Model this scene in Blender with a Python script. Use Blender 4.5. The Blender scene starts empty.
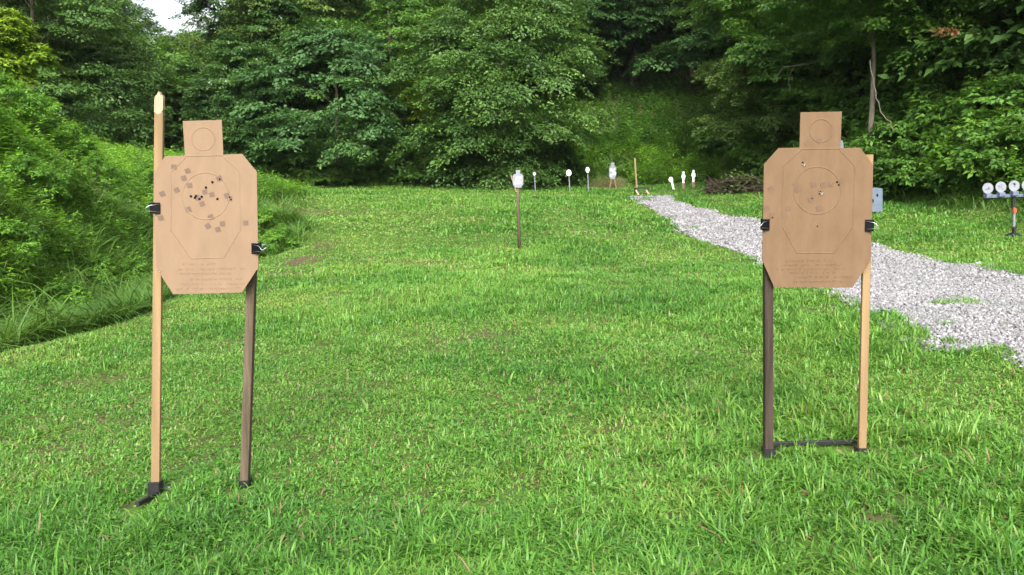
import bpy, math
import numpy as np
from mathutils import Vector

RNG = np.random.default_rng(11)
PI = math.pi
sc = bpy.context.scene
COL = sc.collection

# ------------------------------------------------------------------ camera model (28 mm lens)
CAM_H, FPX, PITCH, HOR = 1.5, 28 / 36 * 1024, math.radians(4.0), 150.0
CY = HOR + FPX * math.tan(PITCH)


def P(px, py, Y):
    """the point at distance Y that shows at pixel (px, py)"""
    u, v = (px - 512) / FPX, (CY - py) / FPX
    c, s = math.cos(PITCH), math.sin(PITCH)
    d = Vector((u, c + v * s, -s + v * c))
    return Vector((0, 0, CAM_H)) + d * (Y / d.y)


# ------------------------------------------------------------------ noise and terrain
def _lat(ix, iy, seed):
    h = (ix.astype(np.int64) * 374761393 + iy.astype(np.int64) * 668265263 + seed * 1274126177) & 0xFFFFFFFF
    h = ((h ^ (h >> 13)) * 1274126177) & 0xFFFFFFFF
    return ((h ^ (h >> 16)) & 0xFFFF) / 65535.0


def noise(x, y, scale=1.0, seed=0):
    x = np.asarray(x, float) / scale
    y = np.asarray(y, float) / scale
    ix, iy = np.floor(x), np.floor(y)
    fx, fy = x - ix, y - iy
    fx, fy = fx * fx * (3 - 2 * fx), fy * fy * (3 - 2 * fy)
    a, b = _lat(ix, iy, seed), _lat(ix + 1, iy, seed)
    c, d = _lat(ix, iy + 1, seed), _lat(ix + 1, iy + 1, seed)
    return (a * (1 - fx) + b * fx) * (1 - fy) + (c * (1 - fx) + d * fx) * fy


def fbm(x, y, scale=1.0, seed=0):
    return (noise(x, y, scale, seed) * .55 + noise(x, y, scale * .47, seed + 1) * .3 + noise(x, y, scale * .21, seed + 2) * .15)


def sm(a, b, x):
    t = np.clip((np.asarray(x, float) - a) / (b - a), 0, 1)
    return t * t * (3 - 2 * t)


def edge_x(y):                                  # where the mown meadow ends on the left
    return -4.35 + .25 * np.sin(np.asarray(y) * .9) - 5.2 * sm(15.5, 23, y)


def ground(x, y):
    x = np.asarray(x, float)
    y = np.asarray(y, float)
    z = (.10 + .08 * np.clip(x, -3, 3)) * (1 - sm(6, 14, y))
    z = z - .40 * np.exp(-((y - 15) / 6.5) ** 2) - .12 * sm(20, 30, y)
    z = z + .38 * sm(4.5, 9, x) * (1 - .5 * sm(18, 28, y))
    d = edge_x(y) - x
    near = 1 - sm(19, 25, y)
    z = z - .55 * sm(-.3, 1.3, d) * near
    B = 1 - .62 * sm(13, 22, y) - .38 * sm(22, 28, y)
    up = np.clip(-5.7 - x, 0, 30)
    z = z + np.minimum(.92 * up, 4.4 + .08 * up) * B
    # weed mound where the gully turns
    z = z + .5 * np.exp(-(((x + 5.75) / 1.0) ** 2 + ((y - 16.2) / 2.4) ** 2))
    # wooded slope on the right
    r = x - (9.3 + .6 * sm(14, 22, y) - 1.0 * sm(26, 36, y))
    z = z + .42 * np.clip(r, 0, 45)
    # hill beyond the far end, with the hollow of the valley on the left
    ratio = x / np.maximum(y, 1)
    bx = np.clip(y - 35.0, 0, 90)
    z = z + bx * (.03 + .38 * sm(-.36, -.05, ratio))
    z = z + .45 * np.clip(-.50 * y - x, 0, 60) * sm(22, 40, y)
    z = z + (.10 * (fbm(x, y, 1.9, 21) - .5) + .03 * (noise(x, y, .5, 22) - .5)) * (y > 0)
    return z


def gz(x, y):
    return float(ground(np.array([x]), np.array([y]))[0])


def G(px, py):
    """the ground point at pixel (px, py)"""
    Y = 1.5
    while Y < 90:
        p = P(px, py, Y)
        if p.z <= gz(p.x, p.y):
            break
        Y += .05
    return Vector((p.x, p.y, gz(p.x, p.y)))


ROAD_L = sorted((p.y, p.x) for p in (G(*q) for q in ((630, 197), (645, 206), (665, 215), (681, 227), (677, 232), (703, 239), (739, 250.6), (765, 262), (815, 287), (870, 307), (897, 325), (931, 349), (967, 353), (1006, 353), (1030, 361), (1090, 388))))
ROAD_R = sorted((p.y, p.x) for p in (G(*q) for q in ((668, 195.5), (673, 202), (696, 209), (726, 217), (745, 219), (775, 225), (820, 234), (870, 245), (894, 253), (955, 266.5), (1006, 275), (1040, 282), (1150, 305), (1300, 340))))
ROAD_END = ROAD_L[-1][0]


def road_l(y):
    y = np.asarray(y, float)
    a = np.array(ROAD_L)
    return np.interp(y, a[:, 0], a[:, 1]) + (.10 + .14 * sm(6, 12, y)) * (fbm(y, y * 0 + 3, .7, 5) - .5)


def road_r(y):
    y = np.asarray(y, float)
    a = np.array(ROAD_R)
    return np.interp(y, a[:, 0], a[:, 1]) + .22 * (fbm(y, y * 0 + 9, .7, 8) - .5)


# ------------------------------------------------------------------ materials
def mat(name, color, rough=.8, spec=.3, metal=0.0, var=0.0, scale=8.0, bump=0.0, stretch=(1, 1, 1), dark=None, coord='Object'):
    m = bpy.data.materials.new(name)
    m.use_nodes = True
    nt = m.node_tree
    b = nt.nodes['Principled BSDF']
    b.inputs['Roughness'].default_value = rough
    b.inputs['Specular IOR Level'].default_value = spec
    b.inputs['Metallic'].default_value = metal
    b.inputs['Base Color'].default_value = (*color, 1)
    if var or dark:
        tc = nt.nodes.new('ShaderNodeTexCoord')
        mp = nt.nodes.new('ShaderNodeMapping')
        mp.inputs['Scale'].default_value = stretch
        no = nt.nodes.new('ShaderNodeTexNoise')
        no.inputs['Scale'].default_value = scale
        no.inputs['Detail'].default_value = 6
        no.inputs['Roughness'].default_value = .65
        cr = nt.nodes.new('ShaderNodeValToRGB')
        cr.color_ramp.elements[0].position = .3
        cr.color_ramp.elements[1].position = .72
        lo = dark or tuple(c * (1 - var) for c in color)
        hi = tuple(min(1, c * (1 + var * .6)) for c in color)
        cr.color_ramp.elements[0].color = (*lo, 1)
        cr.color_ramp.elements[1].color = (*hi, 1)
        nt.links.new(tc.outputs[coord], mp.inputs[0])
        nt.links.new(mp.outputs[0], no.inputs['Vector'])
        nt.links.new(no.outputs['Fac'], cr.inputs[0])
        nt.links.new(cr.outputs[0], b.inputs['Base Color'])
        if bump:
            bp = nt.nodes.new('ShaderNodeBump')
            bp.inputs['Strength'].default_value = bump
            bp.inputs['Distance'].default_value = .01
            nt.links.new(no.outputs['Fac'], bp.inputs['Height'])
            nt.links.new(bp.outputs[0], b.inputs['Normal'])
    return m


def leaf_mat(name, ramp, rough=.42, spec=.35, trans=.3, patch=1.3, patch_amt=.35, tmul=(1.25, 1.2, .55), patch_col=None):
    """leaf or grass: colour from a random number per leaf, varied in patches; some light passes through"""
    m = bpy.data.materials.new(name)
    m.use_nodes = True
    nt = m.node_tree
    b = nt.nodes['Principled BSDF']
    out = nt.nodes['Material Output']
    b.inputs['Roughness'].default_value = rough
    b.inputs['Specular IOR Level'].default_value = spec
    at = nt.nodes.new('ShaderNodeAttribute')
    at.attribute_name = 'rnd'
    cr = nt.nodes.new('ShaderNodeValToRGB')
    e = cr.color_ramp.elements
    for i, (p, c) in enumerate(ramp):
        el = e[i] if i < 2 else e.new(p)
        el.position = p
        el.color = (*c, 1)
    tc = nt.nodes.new('ShaderNodeTexCoord')
    no = nt.nodes.new('ShaderNodeTexNoise')
    no.inputs['Scale'].default_value = 1 / patch
    no.inputs['Detail'].default_value = 3
    nt.links.new(tc.outputs['Object'], no.inputs['Vector'])
    mr = nt.nodes.new('ShaderNodeMapRange')
    mr.inputs['From Min'].default_value = .3
    mr.inputs['From Max'].default_value = .7
    nt.links.new(no.outputs['Fac'], mr.inputs['Value'])
    mx = nt.nodes.new('ShaderNodeMix')
    mx.data_type = 'RGBA'
    mx.blend_type = 'MULTIPLY'
    pc = patch_col or (1 - patch_amt, 1 - patch_amt * .8, 1 - patch_amt)
    mx.inputs['B'].default_value = (*pc, 1)
    nt.links.new(at.outputs['Fac'], cr.inputs[0])
    nt.links.new(cr.outputs[0], mx.inputs['A'])
    nt.links.new(mr.outputs[0], mx.inputs['Factor'])
    nt.links.new(mx.outputs['Result'], b.inputs['Base Color'])
    tm = nt.nodes.new('ShaderNodeMix')
    tm.data_type = 'RGBA'
    tm.blend_type = 'MULTIPLY'
    tm.inputs['Factor'].default_value = 1
    tm.inputs['B'].default_value = (*tmul, 1)
    nt.links.new(mx.outputs['Result'], tm.inputs['A'])
    tr = nt.nodes.new('ShaderNodeBsdfTranslucent')
    nt.links.new(tm.outputs['Result'], tr.inputs['Color'])
    ms = nt.nodes.new('ShaderNodeMixShader')
    ms.inputs[0].default_value = trans
    nt.links.new(b.outputs[0], ms.inputs[1])
    nt.links.new(tr.outputs[0], ms.inputs[2])
    nt.links.new(ms.outputs[0], out.inputs['Surface'])
    return m


def ramp3(c, lo=.6, hi=1.5, yel=None):
    y = yel or (c[0] * hi * 1.35, c[1] * hi * 1.12, c[2] * hi * .9)
    return [(0, tuple(v * lo for v in c)), (1, y), (.5, c)]


M = {}
M['leaf_mid'] = leaf_mat('green_leaf', ramp3((.095, .192, .046)))
M['leaf_cool'] = leaf_mat('cool_green_leaf', ramp3((.080, .178, .055)), rough=.38, spec=.45)
M['leaf_dark'] = leaf_mat('dark_green_leaf', ramp3((.058, .132, .036)), rough=.36, spec=.4)
M['leaf_bright'] = leaf_mat('bright_green_leaf', ramp3((.098, .215, .038)))
M['leaf_olive'] = leaf_mat('olive_leaf', ramp3((.098, .170, .038), hi=1.4))
M['leaf_yellow'] = leaf_mat('yellow_green_leaf', ramp3((.23, .36, .035), hi=1.5, lo=.8))
M['leaf_weed'] = leaf_mat('weed_leaf', ramp3((.155, .335, .052), lo=.5, hi=1.6), trans=.42)
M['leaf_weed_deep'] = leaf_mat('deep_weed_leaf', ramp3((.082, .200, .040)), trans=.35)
M['leaf_brown'] = leaf_mat('withered_leaf', ramp3((.16, .065, .03)), trans=.2)
M['grass'] = leaf_mat('grass_blade', [(0, (.050, .145, .024)), (1, (.23, .175, .095)), (.30, (.086, .248, .034)), (.62, (.142, .308, .050)), (.94, (.225, .370, .080)), (.965, (.23, .175, .095))],
                      rough=.42, spec=.36, trans=.32, patch=.7, patch_col=(1.14, 1.0, .9))
M['long_grass'] = leaf_mat('long_grass_blade', [(0, (.065, .145, .025)), (1, (.30, .26, .12)), (.5, (.115, .230, .036)), (.88, (.18, .29, .06)), (.95, (.30, .26, .12))],
                           rough=.5, spec=.25, trans=.3, patch=.8)
M['bark'] = mat('bark', (.15, .125, .10), .9, .2, var=.6, scale=9, bump=.8, stretch=(1, 1, .25))
M['pale_bark'] = mat('pale_bark', (.15, .13, .105), .9, .2, var=.4, scale=12, bump=.5, stretch=(1, 1, .3))
M['soil'] = mat('soil', (.10, .07, .045), .95, .1, var=.6, scale=6, bump=.6)
M['new_wood'] = mat('new_pine', (.25, .165, .084), .7, .25, var=.40, scale=14, bump=.15, stretch=(1, 1, .06))
M['pale_wood'] = mat('pale_split_wood', (.38, .29, .20), .75, .2, var=.25, scale=20, bump=.3, stretch=(1, 1, .1))
M['grey_wood'] = mat('weathered_wood', (.125, .094, .064), .85, .2, var=.65, scale=26, bump=.8, stretch=(1, 1, .06))
M['dark_wood'] = mat('dark_weathered_wood', (.062, .046, .034), .85, .2, var=.6, scale=25, bump=.5, stretch=(1, 1, .08))
M['tan_wood'] = mat('tan_wood', (.26, .185, .105), .8, .2, var=.3, scale=16, stretch=(1, 1, .08))
M['card'] = mat('cardboard', (.222, .150, .098), .9, .12, var=.10, scale=7, bump=.02, stretch=(2.5, 1, 1))
M['card_dim'] = mat('dimmed_cardboard', (.160, .101, .060), .9, .12, var=.15, scale=7, bump=.03, stretch=(2.5, 1, 1))  # darker copy of the cardboard: the right card's weaker light put into its colour
M['card_edge'] = mat('cardboard_edge', (.29, .21, .15), .95, .1)
M['paster'] = mat('paster_paper', (.150, .103, .080), .9, .1, var=.12, scale=60)
M['paster_right'] = mat('right_paster_paper', (.145, .092, .062), .9, .1, var=.15, scale=60)  # slightly darker, warmer paper for the right card
M['hole'] = mat('bullet_hole_dark', (.012, .010, .009), .95, .05)
M['torn'] = mat('torn_paper', (.30, .245, .19), .95, .05)
M['black_metal'] = mat('black_painted_steel', (.018, .018, .020), .5, .4, var=.3, scale=30)
M['clip_black'] = mat('clip_enamel', (.004, .004, .006), .5, .15)
M['wire'] = mat('nickel_wire', (.42, .44, .48), .3, .5, metal=1.0)
M['white_steel'] = mat('sunlit_shot_white_paint', (.235, .245, .275), .6, .3, var=.16, scale=9)  # white lowered in colour for plates in full light, so they don't burn out
M['lifted_white'] = mat('shade_lifted_white_paint', (.84, .85, .87), .6, .3, var=.1, scale=9)  # same white made brighter to offset the tree shade on far plates
M['spatter'] = mat('lead_spatter', (.16, .17, .22), .6, .3, var=.3, scale=40)
M['splash'] = mat('grey_splash', (.42, .44, .52), .6, .3, var=.3, scale=30)
M['blue_steel'] = mat('blue_grey_steel', (.115, .145, .195), .5, .4, var=.2, scale=8)
M['grey_steel'] = mat('galvanised_steel', (.25, .27, .30), .45, .4, metal=.4, var=.2, scale=12)
M['hinge'] = mat('hinge_block_steel', (.13, .145, .22), .5, .4, var=.35, scale=14)
M['red'] = mat('red_paint', (.55, .07, .04), .5, .4)
M['rust'] = mat('rusty_base', (.20, .13, .09), .85, .2, var=.3, scale=20)
M['brush'] = mat('dead_brush', (.085, .064, .045), .9, .15, scale=3, dark=(.018, .013, .011))
M['brush_pale'] = mat('dead_brush_pale', (.24, .20, .13), .9, .15, var=.4, scale=20)
M['stone'] = leaf_mat('limestone', [(0, (.09, .085, .085)), (1, (.38, .365, .38)), (.35, (.178, .17, .172)), (.7, (.255, .246, .255))], rough=.85, spec=.2, trans=.0, patch=.8, patch_amt=.15)
M['roadbed'] = mat('crushed_stone_bed', (.20, .19, .18), .95, .1, var=.55, scale=40, bump=1.0, coord='Object')


def ground_mat():
    m = bpy.data.materials.new('ground')
    m.use_nodes = True
    nt = m.node_tree
    b = nt.nodes['Principled BSDF']
    b.inputs['Roughness'].default_value = .95
    b.inputs['Specular IOR Level'].default_value = .1
    tc = nt.nodes.new('ShaderNodeTexCoord')

    def nz(scale, det=5):
        n = nt.nodes.new('ShaderNodeTexNoise')
        n.inputs['Scale'].default_value = scale
        n.inputs['Detail'].default_value = det
        nt.links.new(tc.outputs['Object'], n.inputs['Vector'])
        return n
    n1, n2 = nz(9, 8), nz(.5)
    c1 = nt.nodes.new('ShaderNodeValToRGB')
    c1.color_ramp.elements[0].position = .32
    c1.color_ramp.elements[0].color = (.060, .050, .024, 1)
    c1.color_ramp.elements[1].position = .6
    c1.color_ramp.elements[1].color = (.065, .135, .020, 1)
    nt.links.new(n1.outputs['Fac'], c1.inputs[0])
    at = nt.nodes.new('ShaderNodeAttribute')
    at.attribute_name = 'dirt'
    n3 = nz(14, 6)
    c3 = nt.nodes.new('ShaderNodeValToRGB')
    c3.color_ramp.elements[0].color = (.055, .040, .024, 1)
    c3.color_ramp.elements[1].color = (.15, .105, .062, 1)
    nt.links.new(n3.outputs['Fac'], c3.inputs[0])
    mx = nt.nodes.new('ShaderNodeMix')
    mx.data_type = 'RGBA'
    nt.links.new(at.outputs['Fac'], mx.inputs['Factor'])
    nt.links.new(c1.outputs[0], mx.inputs['A'])
    nt.links.new(c3.outputs[0], mx.inputs['B'])
    nt.links.new(mx.outputs['Result'], b.inputs['Base Color'])
    bp = nt.nodes.new('ShaderNodeBump')
    bp.inputs['Strength'].default_value = .8
    bp.inputs['Distance'].default_value = .03
    nt.links.new(n1.outputs['Fac'], bp.inputs['Height'])
    nt.links.new(bp.outputs[0], b.inputs['Normal'])
    return m


M['ground'] = ground_mat()

# ------------------------------------------------------------------ object helpers


def tag(o, label=None, cat=None, group=None, kind=None):
    for k, v in (('label', label), ('category', cat), ('group', group), ('kind', kind)):
        if v:
            o[k] = v
    return o


def thing(name, loc, label, cat, group=None):
    o = bpy.data.objects.new(name, None)
    o.empty_display_size = .1
    COL.objects.link(o)
    o.location = loc
    return tag(o, label, cat, group)


def link_mesh(name, me, m, parent=None, origin=None):
    o = bpy.data.objects.new(name, me)
    COL.objects.link(o)
    if m is not None:
        me.materials.append(m)
    if parent is not None:
        o.parent = parent
    elif origin is not None:
        o.location = origin
    return o


def np_mesh(name, V, F_list, rnd=None, attr='rnd', smooth=False):
    """V (n,3); F_list: list of integer arrays (k, corners)"""
    me = bpy.data.meshes.new(name)
    V = np.ascontiguousarray(V, dtype=np.float32)
    me.vertices.add(len(V))
    me.vertices.foreach_set('co', V.ravel())
    loops = np.concatenate([f.ravel() for f in F_list]).astype(np.int32)
    sizes = np.concatenate([np.full(len(f), f.shape[1], np.int32) for f in F_list])
    starts = np.concatenate([[0], np.cumsum(sizes)[:-1]]).astype(np.int32)
    me.loops.add(len(loops))
    me.loops.foreach_set('vertex_index', loops)
    me.polygons.add(len(sizes))
    me.polygons.foreach_set('loop_start', starts)
    if rnd is not None:
        a = me.attributes.new(attr, 'FLOAT', 'POINT')
        a.data.foreach_set('value', np.ascontiguousarray(rnd, dtype=np.float32))
    if smooth:
        me.polygons.foreach_set('use_smooth', np.ones(len(sizes), bool))
    me.update(calc_edges=True)
    return me


class MB:
    """collects boxes, bars, tubes and prisms in world space; build() links them as one mesh"""

    def __init__(s):
        s.v, s.f = [], []

    def add(s, vs, fs):
        n = len(s.v)
        s.v += [tuple(p) for p in vs]
        s.f += [tuple(i + n for i in f) for f in fs]
        return s

    def frame(s, a, b, up=(0, 1, 0)):
        a, b = Vector(a), Vector(b)
        d = (b - a).normalized()
        up = Vector(up)
        if abs(d.dot(up)) > .98:
            up = Vector((0, 0, 1)) if abs(d.z) < .9 else Vector((1, 0, 0))
        side = d.cross(up).normalized()
        return a, b, side, side.cross(d).normalized()

    def bar(s, a, b, w, t, up=(0, 1, 0), w2=None, bev=.0):
        """rectangular bar from a to b, w across, t along up; bevelled long edges"""
        a, b, sd, u = s.frame(a, b, up)
        w2 = w2 or w
        bev = bev or min(w, t) * .1
        vs = []
        for p, k in ((a, w), (b, w2)):
            hx, hy = k / 2, t / 2
            for x, y in ((-hx + bev, -hy), (hx - bev, -hy), (hx, -hy + bev), (hx, hy - bev), (hx - bev, hy), (-hx + bev, hy), (-hx, hy - bev), (-hx, -hy + bev)):
                vs.append(p + sd * x + u * y)
        fs = [(i, (i + 1) % 8, 8 + (i + 1) % 8, 8 + i) for i in range(8)] + [tuple(range(7, -1, -1)), tuple(range(8, 16))]
        return s.add(vs, fs)

    def tube(s, pts, rad, n=8, cap=True):
        pts = [Vector(p) for p in pts]
        if not hasattr(rad, '__len__'):
            rad = [rad] * len(pts)
        vs, fs = [], []
        ref = Vector((.31, .77, .55)).normalized()
        for i, p in enumerate(pts):
            d = (pts[min(i + 1, len(pts) - 1)] - pts[max(i - 1, 0)]).normalized()
            a = d.cross(ref)
            if a.length < .05:
                a = d.cross(Vector((1, 0, 0)))
            a.normalize()
            b = d.cross(a)
            for k in range(n):
                t = 2 * PI * k / n
                vs.append(p + (a * math.cos(t) + b * math.sin(t)) * rad[i])
        for i in range(len(pts) - 1):
            for k in range(n):
                fs.append((i * n + k, i * n + (k + 1) % n, (i + 1) * n + (k + 1) % n, (i + 1) * n + k))
        if cap:
            fs.append(tuple(range(n - 1, -1, -1)))
            fs.append(tuple((len(pts) - 1) * n + k for k in range(n)))
        return s.add(vs, fs)

    def prism(s, outline, back):
        """front outline (counter-clockwise seen from the front) pushed along the vector back"""
        o = [Vector(p) for p in outline]
        n = len(o)
        back = Vector(back)
        vs = o + [p + back for p in o]
        fs = [tuple(range(n)), tuple(range(2 * n - 1, n - 1, -1))] + [(i, n + i, n + (i + 1) % n, (i + 1) % n) for i in range(n)]
        return s.add(vs, fs)

    def disc(s, c, r, t, n=24, axis=(0, -1, 0), ry=None, bump=0.0):
        c, ax = Vector(c), Vector(axis).normalized()
        side = ax.cross(Vector((0, 0, 1))).normalized() * -1
        up = side.cross(ax) * -1 if False else ax.cross(side) * -1
        ry = ry or r
        out = []
        for k in range(n):
            a = 2 * PI * k / n
            out.append(c + side * math.cos(a) * r * (1 + bump * math.sin(a * 3 + c.x * 9)) + up * math.sin(a) * ry)
        return s.prism(out, -ax * t)

    def build(s, name, m, parent=None, origin=None, smooth=False):
        o = Vector((0, 0, 0))
        if parent is not None:
            p = parent
            while p is not None:
                o += p.location
                p = p.parent
        elif origin is not None:
            o = Vector(origin)
        me = bpy.data.meshes.new(name)
        me.from_pydata([(v[0] - o.x, v[1] - o.y, v[2] - o.z) for v in s.v], [], s.f)
        if smooth:
            me.polygons.foreach_set('use_smooth', np.ones(len(me.polygons), bool))
        me.update()
        return link_mesh(name, me, m, parent, origin)


# ------------------------------------------------------------------ foliage
def nrm(a):
    return a / np.maximum(np.linalg.norm(a, axis=-1, keepdims=True), 1e-9)


def leaf_quads(C, D, N, L, W):
    D = nrm(D)
    S = nrm(np.cross(D, N))
    N2 = np.cross(S, D)
    L, W = L[:, None], W[:, None]
    mid = C + D * L * .42
    tip = C + D * L - N2 * L * .14
    V = np.stack([C, mid - S * W * .5 + N2 * W * .16, tip, mid + S * W * .5 + N2 * W * .16], 1)
    return V.reshape(-1, 3)


def quads(n):
    return np.arange(n * 4, dtype=np.int32).reshape(n, 4)


def crown_points(rng, H, R, h0, nb, spb, lps, ls, droop=.25, top=.85, blob=(.28, .46), flat=1.0, low=1.0, face=.3, fdir=-PI / 2):
    """crown of drooping leafy sprays gathered in boughs: returns leaf verts, per-leaf random, bough centres"""
    t = rng.uniform(0, 1, nb) ** low
    h = h0 + (H - h0) * t
    prof = np.sin(PI * np.clip(.14 + top * t, 0, 1)) ** .65
    ang = rng.uniform(0, 2 * PI, nb)
    ang = np.where(rng.uniform(0, 1, nb) < face, fdir + rng.normal(0, .75, nb), ang)   # fuller on the open, sunlit side
    rad = R * prof * np.sqrt(rng.uniform(.12, 1, nb))
    B = np.stack([np.cos(ang) * rad, np.sin(ang) * rad, h], 1)
    rb = R * rng.uniform(blob[0], blob[1], nb)
    btint = rng.normal(0, .16, nb)
    ns = nb * spb
    bi = np.repeat(np.arange(nb), spb)
    d = rng.normal(size=(ns, 3))
    out = np.stack([np.cos(ang), np.sin(ang), np.zeros(nb)], 1)[bi]
    d = nrm(nrm(d) + out * .55 + np.array([0, 0, .25]))
    d[:, 2] = np.where(d[:, 2] < -.35, -d[:, 2], d[:, 2])
    o = B[bi] + nrm(d) * rb[bi][:, None] * rng.uniform(.25, .75, (ns, 1)) * np.array([1, 1, .8 * flat])
    hd = nrm(d * np.array([1, 1, .35]) + out * .25)
    Ls = rb[bi] * rng.uniform(.55, 1.05, ns)
    side = nrm(np.cross(hd, np.array([0, 0, 1.0])))
    n = ns * lps
    si = np.repeat(np.arange(ns), lps)
    tt = rng.uniform(0, 1, n) ** .8
    wid = .42 * Ls[si] * np.sin(PI * np.clip(.12 + .80 * tt, 0, 1))
    lat = rng.uniform(-1, 1, n) * wid
    C = o[si] + hd[si] * (tt * Ls[si])[:, None] + side[si] * lat[:, None]
    C[:, 2] -= droop * Ls[si] * tt ** 2 + .22 * np.abs(lat)
    C += rng.normal(0, .028 * R ** .5, (n, 3))
    D = hd[si] * .8 + side[si] * (np.sign(lat) * rng.uniform(.2, 1, n))[:, None] + np.array([0, 0, -.30]) + rng.normal(0, .3, (n, 3))
    N = np.array([0, 0, 1.0]) + d[si] * .8 + rng.normal(0, .35, (n, 3))
    L = ls * rng.uniform(.7, 1.3, n)
    W = L * rng.uniform(.45, .62, n)
    V = leaf_quads(C, D, N, L, W)
    r = np.clip(.48 + btint[bi][si] + rng.normal(0, .10, ns)[si] + rng.normal(0, .13, n), 0, 1)
    keep = V.reshape(-1, 4, 3)[:, :, 2].min(1) > .02
    V = V.reshape(-1, 4, 3)[keep].reshape(-1, 3)
    return V, np.repeat(r[keep], 4), B


def crown_mesh(name, *a, **k):
    V, r, B = crown_points(*a, **k)
    return np_mesh(name, V, [quads(len(V) // 4)], r), B


def trunk_mesh(rng, H, R, B, tr, lean=(0, 0), nl=9):
    mb = MB()
    pts, rr = [], []
    w = rng.normal(0, .05 * H * .1, (7, 2))
    for i in range(7):
        t = i / 6
        pts.append((lean[0] * t + w[i, 0] * min(1, t * 3), lean[1] * t + w[i, 1] * min(1, t * 3), -.3 + (H * .92 + .3) * t))
        rr.append(tr * (1.35 if i == 0 else 1 - .85 * t))
    mb.tube(pts, rr, 9)
    sel = rng.permutation(len(B))[:nl]
    for i in sel:
        b = B[i]
        zt = max(.25 * H * .3, b[2] - .45 * math.hypot(b[0], b[1]) - .2)
        t = min(.95, zt / (H * .92))
        k = min(5, int(t * 6))
        f = t * 6 - k
        s = np.array(pts[k]) * (1 - f) + np.array(pts[k + 1]) * f
        m = (s + b) / 2 + np.array([0, 0, .12 * np.linalg.norm(b - s)]) + rng.normal(0, .08, 3)
        r0 = tr * (1 - .85 * t) * .34
        mb.tube([s, m, b], [r0, r0 * .6, r0 * .2], 5, cap=False)
    me = bpy.data.meshes.new('trunk')
    me.from_pydata(mb.v, [], mb.f)
    me.polygons.foreach_set('use_smooth', np.ones(len(me.polygons), bool))
    me.update()
    return me


def tree(px, Y, H, R, h0, m, label, seed, nb=56, spb=19, lps=64, ls=.145, group=None, base=None, name='tree', bark='bark', tr=None, lean=(0, 0), x=None, **k):
    rng = np.random.default_rng(seed)
    X = (px - 512) / FPX * Y if x is None else x
    root = thing(name, (X, Y, gz(X, Y)), label, 'tree', group)
    k.setdefault('fdir', math.atan2(-Y, -X))
    cm, B = crown_mesh('crown', rng, H, R, h0, nb, spb, lps, ls, **k)
    link_mesh('crown', cm, M[m], root)
    link_mesh('trunk', trunk_mesh(rng, H, R, B, tr or (.035 * H * .5 + .02), lean), M[bark], root)
    return root


def dup(root, loc, rotz=0.0, scale=1.0, label=None, group=None):
    r = root.copy()
    COL.objects.link(r)
    r.location = loc
    r.rotation_euler = (0, 0, rotz)
    r.scale = (scale, scale, scale)
    if label:
        r['label'] = label
    if group:
        r['group'] = group
    for ch in list(root.children):
        c = ch.copy()
        COL.objects.link(c)
        c.parent = r
        for g in ch.children:
            q = g.copy()
            COL.objects.link(q)
            q.parent = c
    return r


def blades(x, y, z, L, W, bend, az, rnd, seg3=True):
    """grass blades: bent tapering strips"""
    n = len(x)
    B = np.stack([x, y, z], 1)
    d = np.stack([np.cos(az), np.sin(az), np.zeros(n)], 1)
    s = np.stack([-np.sin(az), np.cos(az), np.zeros(n)], 1)
    tw = RNG.uniform(-.6, .6, n)
    s = s * np.cos(tw)[:, None] + d * np.sin(tw)[:, None]

    def at(t):
        return B + d * (L * bend * t ** 1.7)[:, None] + np.array([0, 0, 1.0]) * (L * (t - .62 * bend * t ** 2.2))[:, None]
    h = (W / 2)[:, None]
    if seg3:
        p0, p1, p2, p3 = at(0), at(.38), at(.72), at(1.0)
        V = np.stack([p0 - s * h, p0 + s * h, p1 - s * h, p1 + s * h, p2 - s * h * .7, p2 + s * h * .7, p3], 1).reshape(-1, 3)
        i = np.arange(n, dtype=np.int32)[:, None] * 7
        F = [np.concatenate([i + np.array([[0, 1, 3, 2]]), i + np.array([[2, 3, 5, 4]])]), i + np.array([[4, 5, 6]])]
        return V, F, np.repeat(rnd, 7)
    p0, p1, p2 = at(0), at(.5), at(1.0)
    V = np.stack([p0 - s * h, p0 + s * h, p1 + s * h * .8, p1 - s * h * .8, p2], 1).reshape(-1, 3)
    i = np.arange(n, dtype=np.int32)[:, None] * 5
    F = [i + np.array([[0, 1, 2, 3]]), i + np.array([[3, 2, 4]])]
    return V, F, np.repeat(rnd, 5)


def merge(parts):
    V, F4, F3, R, off = [], [], [], [], 0
    for v, fs, r in parts:
        for f in fs:
            (F4 if f.shape[1] == 4 else F3).append(f + off)
        V.append(v)
        R.append(r)
        off += len(v)
    F = [np.concatenate(q) for q in (F4, F3) if q]
    return np.concatenate(V), F, np.concatenate(R)


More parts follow.
